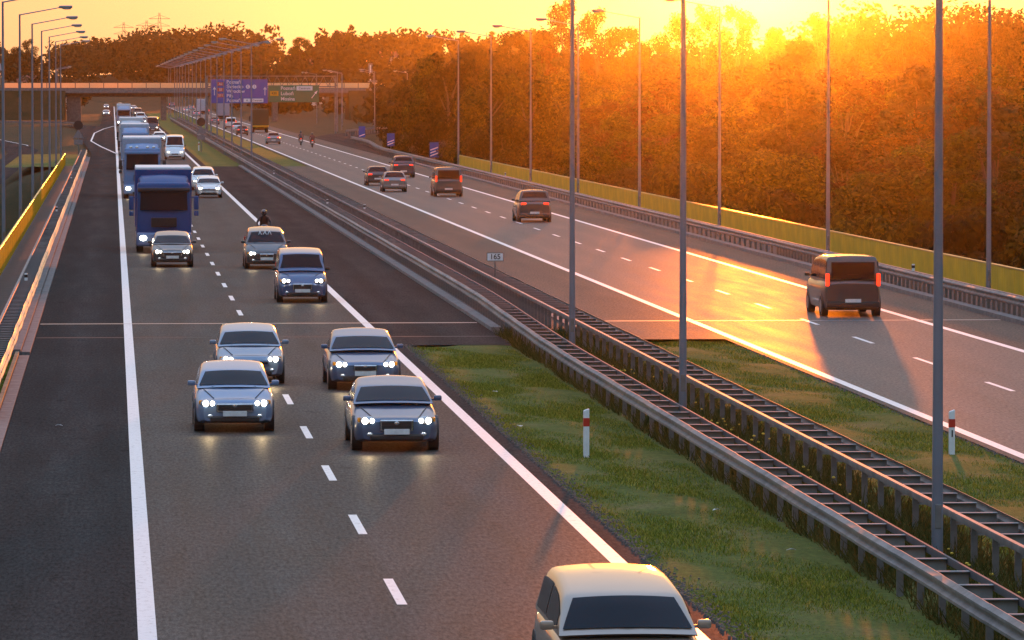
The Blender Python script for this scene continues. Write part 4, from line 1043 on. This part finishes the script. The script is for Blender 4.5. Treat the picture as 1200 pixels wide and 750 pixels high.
# departing
car('van', 24.0, 172.0, 1, (.05, .045, .045), 'dark van with red tail lights in the kerb lane, largest departing vehicle', GO)
car('suv', 23.07, 289.6, 1, (.06, .055, .055), 'dark off-roader beside the yellow fence, ahead of the big van', GO, rack=True)
car('van', 22.55, 355.9, 1, (.10, .095, .09), 'dark minibus straddling the dashes beside two small cars', GO)
car('hatch', 19.75, 371, 1, (.20, .19, .18), 'pale hatchback in the fast lane, nearer of the fast-lane pair', GO)
car('hatch', 19.75, 394.6, 1, (.045, .045, .05), 'dark hatchback in the fast lane, farther of the fast-lane pair', GO)
car('suv', 23.55, 428.7, 1, (.05, .05, .07), 'dark blue car with pale roof ahead of the minibus', GO)
car('estate', 20.28, 668, 1, (.22, .23, .24), 'grey estate car beside the two motorcycles', GO)
car('hatch', 19.19, 784, 1, (.04, .04, .045), 'dark hatchback left of the green lorry under the gantry', GO)
car('hatch', 19.91, 850, 1, WHT, 'small white car between dark hatchback and white van', GO)
car('van', 20.1, 900, 1, WHT, 'white van behind the small white car by the gantry', GO)
car('sedan', 19.17, 995, 1, GRY, 'grey saloon beyond the gantry in the fast lane', GO)
for i, (x, y) in enumerate(((19.6, 1240), (23.4, 1330), (19.8, 1420), (23.2, 1560), (19.6, 1750))):
    car(('sedan', 'mpv', 'hatch')[i % 3], x, y, 1, (SILV, GRY, WHT)[i % 3], f'tiny departing car beyond the overpass, {ORD[i]} in depth', GO)

# ---- lorries
def lorry(x, y, away, col, label, box_len=8.0, box_col=None, box_h=3.95, style='high', lamps=False, cab_h=3.0, dk=False, marks=False):
    root = empty('lorry', (x, y, 0), math.pi if away else 0, label, 'lorry', 'lorries')
    pm = simple('lorry_paint', col, .45, 0, var=.05, spec=.25, coat=.12); bm_ = pm if box_col is None else simple('box_paint', box_col, .5, 0, var=.06, spec=.2)
    Wd = 2.46; hw = Wd / 2
    # cab: raked and rounded
    def warp(p):
        t = max(0, (p[2] - 1.75) / 1.5); yy = p[1] + (t * .22 if p[1] < 1.0 else 0)
        yy += .09 * (p[0] / hw) ** 2 if p[1] < 1 else 0
        return (p[0] * (1 - .05 * t), yy, p[2])
    c = MB(); c.rbox(0, 1.1, .55 + (cab_h - .55) / 2 + .2, Wd, 2.2, cab_h - .75 + .2, .12, 3, warp=warp); c.build('cab', pm, root, smooth=True)
    g = MB(); rows = []
    for k in range(7):
        z = 1.92 + (cab_h - .22 - 1.92) * k / 6; t = max(0, (z - 1.75) / 1.5)
        rows.append([(s * (hw - .16) * (1 - .05 * t), t * .22 + .09 * (s * .87) ** 2 - .012, z) for s in np.linspace(-1, 1, 11)])
    g.loft(rows, closed=False, caps=False); g.build('windscreen', M['glass'], root, smooth=True)
    v = MB(); v.rbox(0, -.06, cab_h - .12, Wd - .12, .22, .18, .04, warp=lambda p: (p[0], p[1] + .22, p[2])); v.build('sun_visor', M['black'] if not lamps else pm, root, smooth=True)
    # roof fairing: wedge up to the box height
    zf = box_h - .28 if style == 'high' else cab_h + .45
    f = MB(); rings = []
    for k in range(7):
        t = k / 6; yy = .35 + 1.7 * t; zz = cab_h - .05 + (zf - cab_h + .05) * math.sin(t * math.pi / 2) ** .8; wv = hw * (.80 + .12 * t)
        rings.append([(wv, yy, cab_h - .15), (wv * .99, yy, cab_h + (zz - cab_h) * .75), (wv * .90, yy, zz), (0, yy, zz + .05), (-wv * .90, yy, zz), (-wv * .99, yy, cab_h + (zz - cab_h) * .75), (-wv, yy, cab_h - .15)])
    f.loft(rings); f.build('roof_fairing', pm, root, smooth=True)
    gr = MB(); gr.rbox(0, -.03, 1.38, 1.15, .08, .42, .03); [gr.box(0, -.08, 1.22 + k * .08, 1.1, .02, .02) for k in range(5)]; gr.build('grille', M['black'], root)
    b = MB(); b.rbox(0, -.02, .62, Wd, .5, .62, .10, 3, warp=lambda p: (p[0], p[1] + .10 * (p[0] / hw) ** 2, p[2])); b.build('bumper', paint(tuple(min(1, q * 1.0 + .10) for q in col), .1), root, smooth=True)
    lb = MB(); lb.rbox(0, -.255, .38, 1.3, .06, .14, .02); lb.build('air_intake', M['black'], root)
    for s in (-1, 1):
        h_ = MB(); h_.ell((s * .93, -.17, .68), (.17, .10, .12)); hh = h_.build('headlight', M['chrome'] if away else M['head'], root, smooth=True)
        if not away and y < 500: beam((s * .93, -.32, .68), hh)
        m_ = MB(); m_.rbox(s * (hw + .22), .12, 2.25, .22, .12, .62, .05); m_.rbox(s * (hw + .22), .12, 1.78, .2, .1, .22, .03); m_.box(s * (hw + .06), .16, 2.5, .24, .04, .04); m_.build('mirror', M['black'] if not marks else pm, root, smooth=True)
        sw = MB(); sw.box(s * (hw + .004), 1.0, 2.35, .012, .9, .7); sw.build('side_window', M['glass'], root)
        for yy in (1.35,) + ((box_len - 1.0, box_len + .3) if box_len < 10 else (6.2, box_len - 1.9, box_len - .6, box_len + .7)):
            w_ = MB(); w_.cyl_x(0, 0, 0, .5, .3, 24); t = w_.build('wheel', M['rubber'], root, smooth=True, loc=(s * (hw - .16), yy, .5))
            r_ = MB(); r_.cyl_x(s * .145, 0, 0, .28, .03, 16); r_.build('rim', M['rim'], t)
        tl = MB(); tl.rbox(s * .98, 2.35 + box_len + .02, .95, .4, .06, .14, .02); tl.build('tail_light', M['tail'] if away else M['red'], root)
    bx = MB(); bx.rbox(0, 2.35 + box_len / 2, (1.1 + box_h) / 2, 2.55, box_len, box_h - 1.1, .05); bb = bx.build('cargo_box', bm_, root)
    if not away:
        wr2 = MB(); wr2.rbox(0, 2.35 + box_len / 2, box_h + .03, 2.5, box_len - .02, .12, .03); wr2.build('box_roof_glint', M['white'], bb)  # white slab paints in the light reflecting off the lorry top
    ch = MB(); ch.box(0, box_len / 2 + 1.9, .85, 1.0, box_len, .3); ch.build('chassis', M['black'], root)
    if away:
        d = MB(); [d.box(sx * .62, 2.35 + box_len + .02, (1.3 + box_h) / 2, 1.16, .04, box_h - 1.55) for sx in (-1, 1)]; d.build('rear_door', bm_, bb)
        d = MB(); d.rbox(0, 2.35 + box_len, 1.0, 2.5, .12, .3, .03); d.build('rear_bumper', M['black'] if not dk else M['sign_orange'], root)
    if lamps:
        for k in (-.75, -.35, .35, .75):
            l_ = MB(); l_.ell((k, .42, cab_h + .22), (.11, .06, .13)); l_.build('roof_lamp', M['chrome'], root, smooth=True)
    p = MB(); p.rbox(0, -.285, .52, .52, .02, .115, .005); p.build('number_plate', M['plate'], root)
    if marks:
        tx = MB()
        for a, b2 in ((-.42, -.30), (-.27, -.2), (-.16, -.06), (-.02, .08), (.16, .26), (.3, .4), (.43, .5), (.54, .62)): tx.box((a + b2) / 2 - .1, 2.33, box_h - .42, b2 - a, .02, .1)
        tx.build('lettering', M['white'], bb)
    return root
lorry(2.27, 236.0, 0, (.002, .06, .20), 'deep blue high-roofed lorry with white lettering behind the small dark hatchback', 7.4, (.002, .055, .20), marks=True, cab_h=2.95, box_h=3.72)
lorry(1.94, 348.6, 0, (.13, .24, .42), 'light blue lorry with a row of roof lamps behind the deep blue one', 12.5, (.3, .36, .45), lamps=True, style='low', cab_h=3.15)
lorry(1.98, 470, 0, (.16, .27, .45), 'light blue lorry with rounded roof, third in the line of lorries', 11, (.35, .42, .5), cab_h=3.1)
lorry(1.95, 560, 0, (.5, .52, .55), 'pale lorry hidden behind the third lorry of the line', 11, (.6, .6, .62), cab_h=3.0)
lorry(2.0, 960, 0, (.25, .33, .45), 'pale blue and white lorry farthest along the slow lane before the overpass', 10, (.7, .72, .75), cab_h=2.9, box_h=3.9)
lorry(23.13, 836, 1, (.05, .07, .05), 'dark green lorry with an orange rear bumper driving away', 8, (.035, .055, .035), dk=True, box_h=3.7)
lorry(22.76, 1098, 1, (.15, .18, .25), 'bluish box lorry with white top by the overpass', 9, (.3, .34, .42), box_h=4.0)
lorry(21.9, 1300, 1, (.3, .3, .34), 'pale lorry farthest on the departing side past the overpass', 9, (.5, .52, .6), box_h=4.0)

# ---- motorcycles and riders
def motorcycle(x, y, away, col, label, lx=''):
    root = empty('motorcycle', (x, y, 0), math.pi if away else 0, label, 'motorcycle', 'motorcycles')
    pm = paint(col, .2)
    for yy in (-.68, .68):
        w_ = MB(); n = 24; rings = []
        for i in range(n + 1):
            a = 2 * math.pi * i / n; cx, cz = math.cos(a), math.sin(a)
            rings.append([(.065 * math.cos(b), cx * (.25 + .06 * math.sin(b)), cz * (.25 + .06 * math.sin(b))) for b in np.linspace(0, 2 * math.pi, 7)[:-1]])
        w_.loft(rings, caps=False); t = w_.build('wheel', M['rubber'], root, smooth=True, loc=(0, yy, .31))
        r_ = MB(); r_.cyl_x(0, 0, 0, .05, .12, 10); [r_.tube((0, 0, 0), (0, .22 * math.cos(k * 1.256), .22 * math.sin(k * 1.256)), .015) for k in range(5)]; r_.build('rim', M['rim'], t)
    e = MB(); e.rbox(0, 0, .45, .34, .5, .36, .08); e.build('engine', M['galv_dark'], root, smooth=True)
    e = MB(); e.ell((0, -.12, .80), (.15, .3, .14)); e.build('fuel_tank', pm, root, smooth=True)
    e = MB(); e.rbox(0, .36, .80, .26, .62, .1, .04, warp=lambda p: (p[0], p[1], p[2] + max(0, p[1] - .4) * .3)); e.build('seat', M['leather'], root, smooth=True)
    e = MB(); e.ell((0, -.55, .88), (.24, .24, .24)); e.build('fairing', pm, root, smooth=True)
    e = MB(); [e.tube((s * .09, -.68, .31), (s * .10, -.48, .95), .025) for s in (-1, 1)]; e.build('fork', M['chrome'], root)
    e = MB(); e.tube((-.34, -.36, 1.0), (.34, -.36, 1.0), .016); e.build('handlebar', M['black'], root)
    e = MB(); e.ell((0, -.77, .88), (.10, .05, .08)); e.build('headlight', M['chrome'] if away else M['head'], root, smooth=True)
    e = MB(); e.ell((0, .80, .84), (.09, .04, .05)); e.build('tail_light', M['tail'] if away else M['red'], root, smooth=True)
    e = MB(); [e.tube((s * .2, .1, .34), (s * .22, .75, .42), .045, .055) for s in (-1, 1)]; e.build('exhaust', M['chrome'], root)
    e = MB(); e.rbox(0, .86, .62, .2, .02, .2, .005); e.build('number_plate', M['plate'], root)
    return root
def rider(x, y, away, label, jacket):
    root = empty('person', (x, y, 0), math.pi if away else 0, label, 'person', 'motorcycle riders')
    V, E, Rr = [], [], []
    def n(p, r, par=None):
        V.append(p); Rr.append(r); i = len(V) - 1
        if par is not None: E.append((par, i))
        return i
    pel = n((0, .28, .93), .15); ch = n((0, .17, 1.18), .165, pel); up = n((0, .06, 1.38), .15, ch); nk = n((0, .02, 1.49), .065, up); n((0, -.02, 1.62), .10, nk)
    for s in (-1, 1):
        sh = n((s * .19, .06, 1.40), .075, up); el = n((s * .32, -.12, 1.18), .05, sh); wr_ = n((s * .31, -.32, 1.04), .036, el); n((s * .29, -.38, 1.01), .042, wr_)
        hp = n((s * .12, .24, .90), .11, pel); kn = n((s * .25, -.16, .80), .075, hp); an = n((s * .22, .12, .42), .048, kn); n((s * .22, -.04, .36), .045, an)
    me = bpy.data.meshes.new('rider_body'); bm = bmesh.new(); sl_ = bm.verts.layers.skin.verify()
    vv = [bm.verts.new(p) for p in V]
    for v, r in zip(vv, Rr): v[sl_].radius = (r, r)
    vv[0][sl_].use_root = True
    for a, b in E: bm.edges.new((vv[a], vv[b]))
    bm.to_mesh(me); bm.free()
    o = bpy.data.objects.new('body', me); COL.objects.link(o); o.parent = root
    me.materials.append(jacket)
    md = o.modifiers.new('skin', 'SKIN'); md.use_smooth_shade = True; o.modifiers.new('sub', 'SUBSURF').levels = 1; o.modifiers['sub'].render_levels = 2
    for s in (-1, 1):
        g = MB()
        for k, ln in enumerate((.07, .08, .075, .06)):
            g.tube((s * (.26 + k * .022), -.39, 1.025), (s * (.26 + k * .022), -.41, .985), .011, .009, 6)
        g.tube((s * .25, -.36, 1.01), (s * .24, -.40, .99), .012, .010, 6); g.build('glove', M['leather'], root)
    h = MB(); h.ell((0, -.03, 1.64), (.135, .155, .15), 18, 12); hm = h.build('helmet', M['helmet'], root, smooth=True)
    v = MB(); v.ell((0, -.09, 1.645), (.115, .105, .06), 14, 8); v.build('visor', M['glass'], hm, smooth=True)
    return root
jk = [simple('jacket_black', (.015, .015, .018), .6), simple('jacket_grey', (.05, .05, .055), .6), simple('jacket_red', (.16, .03, .02), .6)]
motorcycle(6.95, 243, 0, (.03, .03, .035), 'black motorcycle mostly hidden behind the black people carrier')
rider(6.95, 243, 0, 'helmeted rider in black seen over the black people carrier roof', jk[0])
motorcycle(23.27, 653, 1, (.5, .03, .02), 'red motorcycle driving away, farther from the kerb rail of the pair')
rider(23.27, 653, 1, 'rider in dark grey on the red motorcycle', jk[1])
motorcycle(23.85, 631, 1, (.12, .02, .02), 'dark motorcycle driving away, closer to the camera of the pair')
rider(23.85, 631, 1, 'rider in black on the dark motorcycle', jk[2])

# ------------------------------------------------------------------ haze
mb = MB(); mb.box(0, 1300, 27, 5400, 2900, 84)
hz = mb.build('haze', None); hz.data.materials.clear()
m = bpy.data.materials.new('haze'); m.use_nodes = True; nt_ = m.node_tree; nt_.nodes.clear()
o_ = nt_.nodes.new('ShaderNodeOutputMaterial'); pv = nt_.nodes.new('ShaderNodeVolumePrincipled')
pv.inputs['Color'].default_value = (.92, .90, .88, 1); pv.inputs['Density'].default_value = 0.000036; pv.inputs['Anisotropy'].default_value = .989
nt_.links.new(pv.outputs[0], o_.inputs['Volume']); hz.data.materials.append(m)
tag(hz, 'golden evening haze hanging over the motorway', 'haze', kind='stuff')
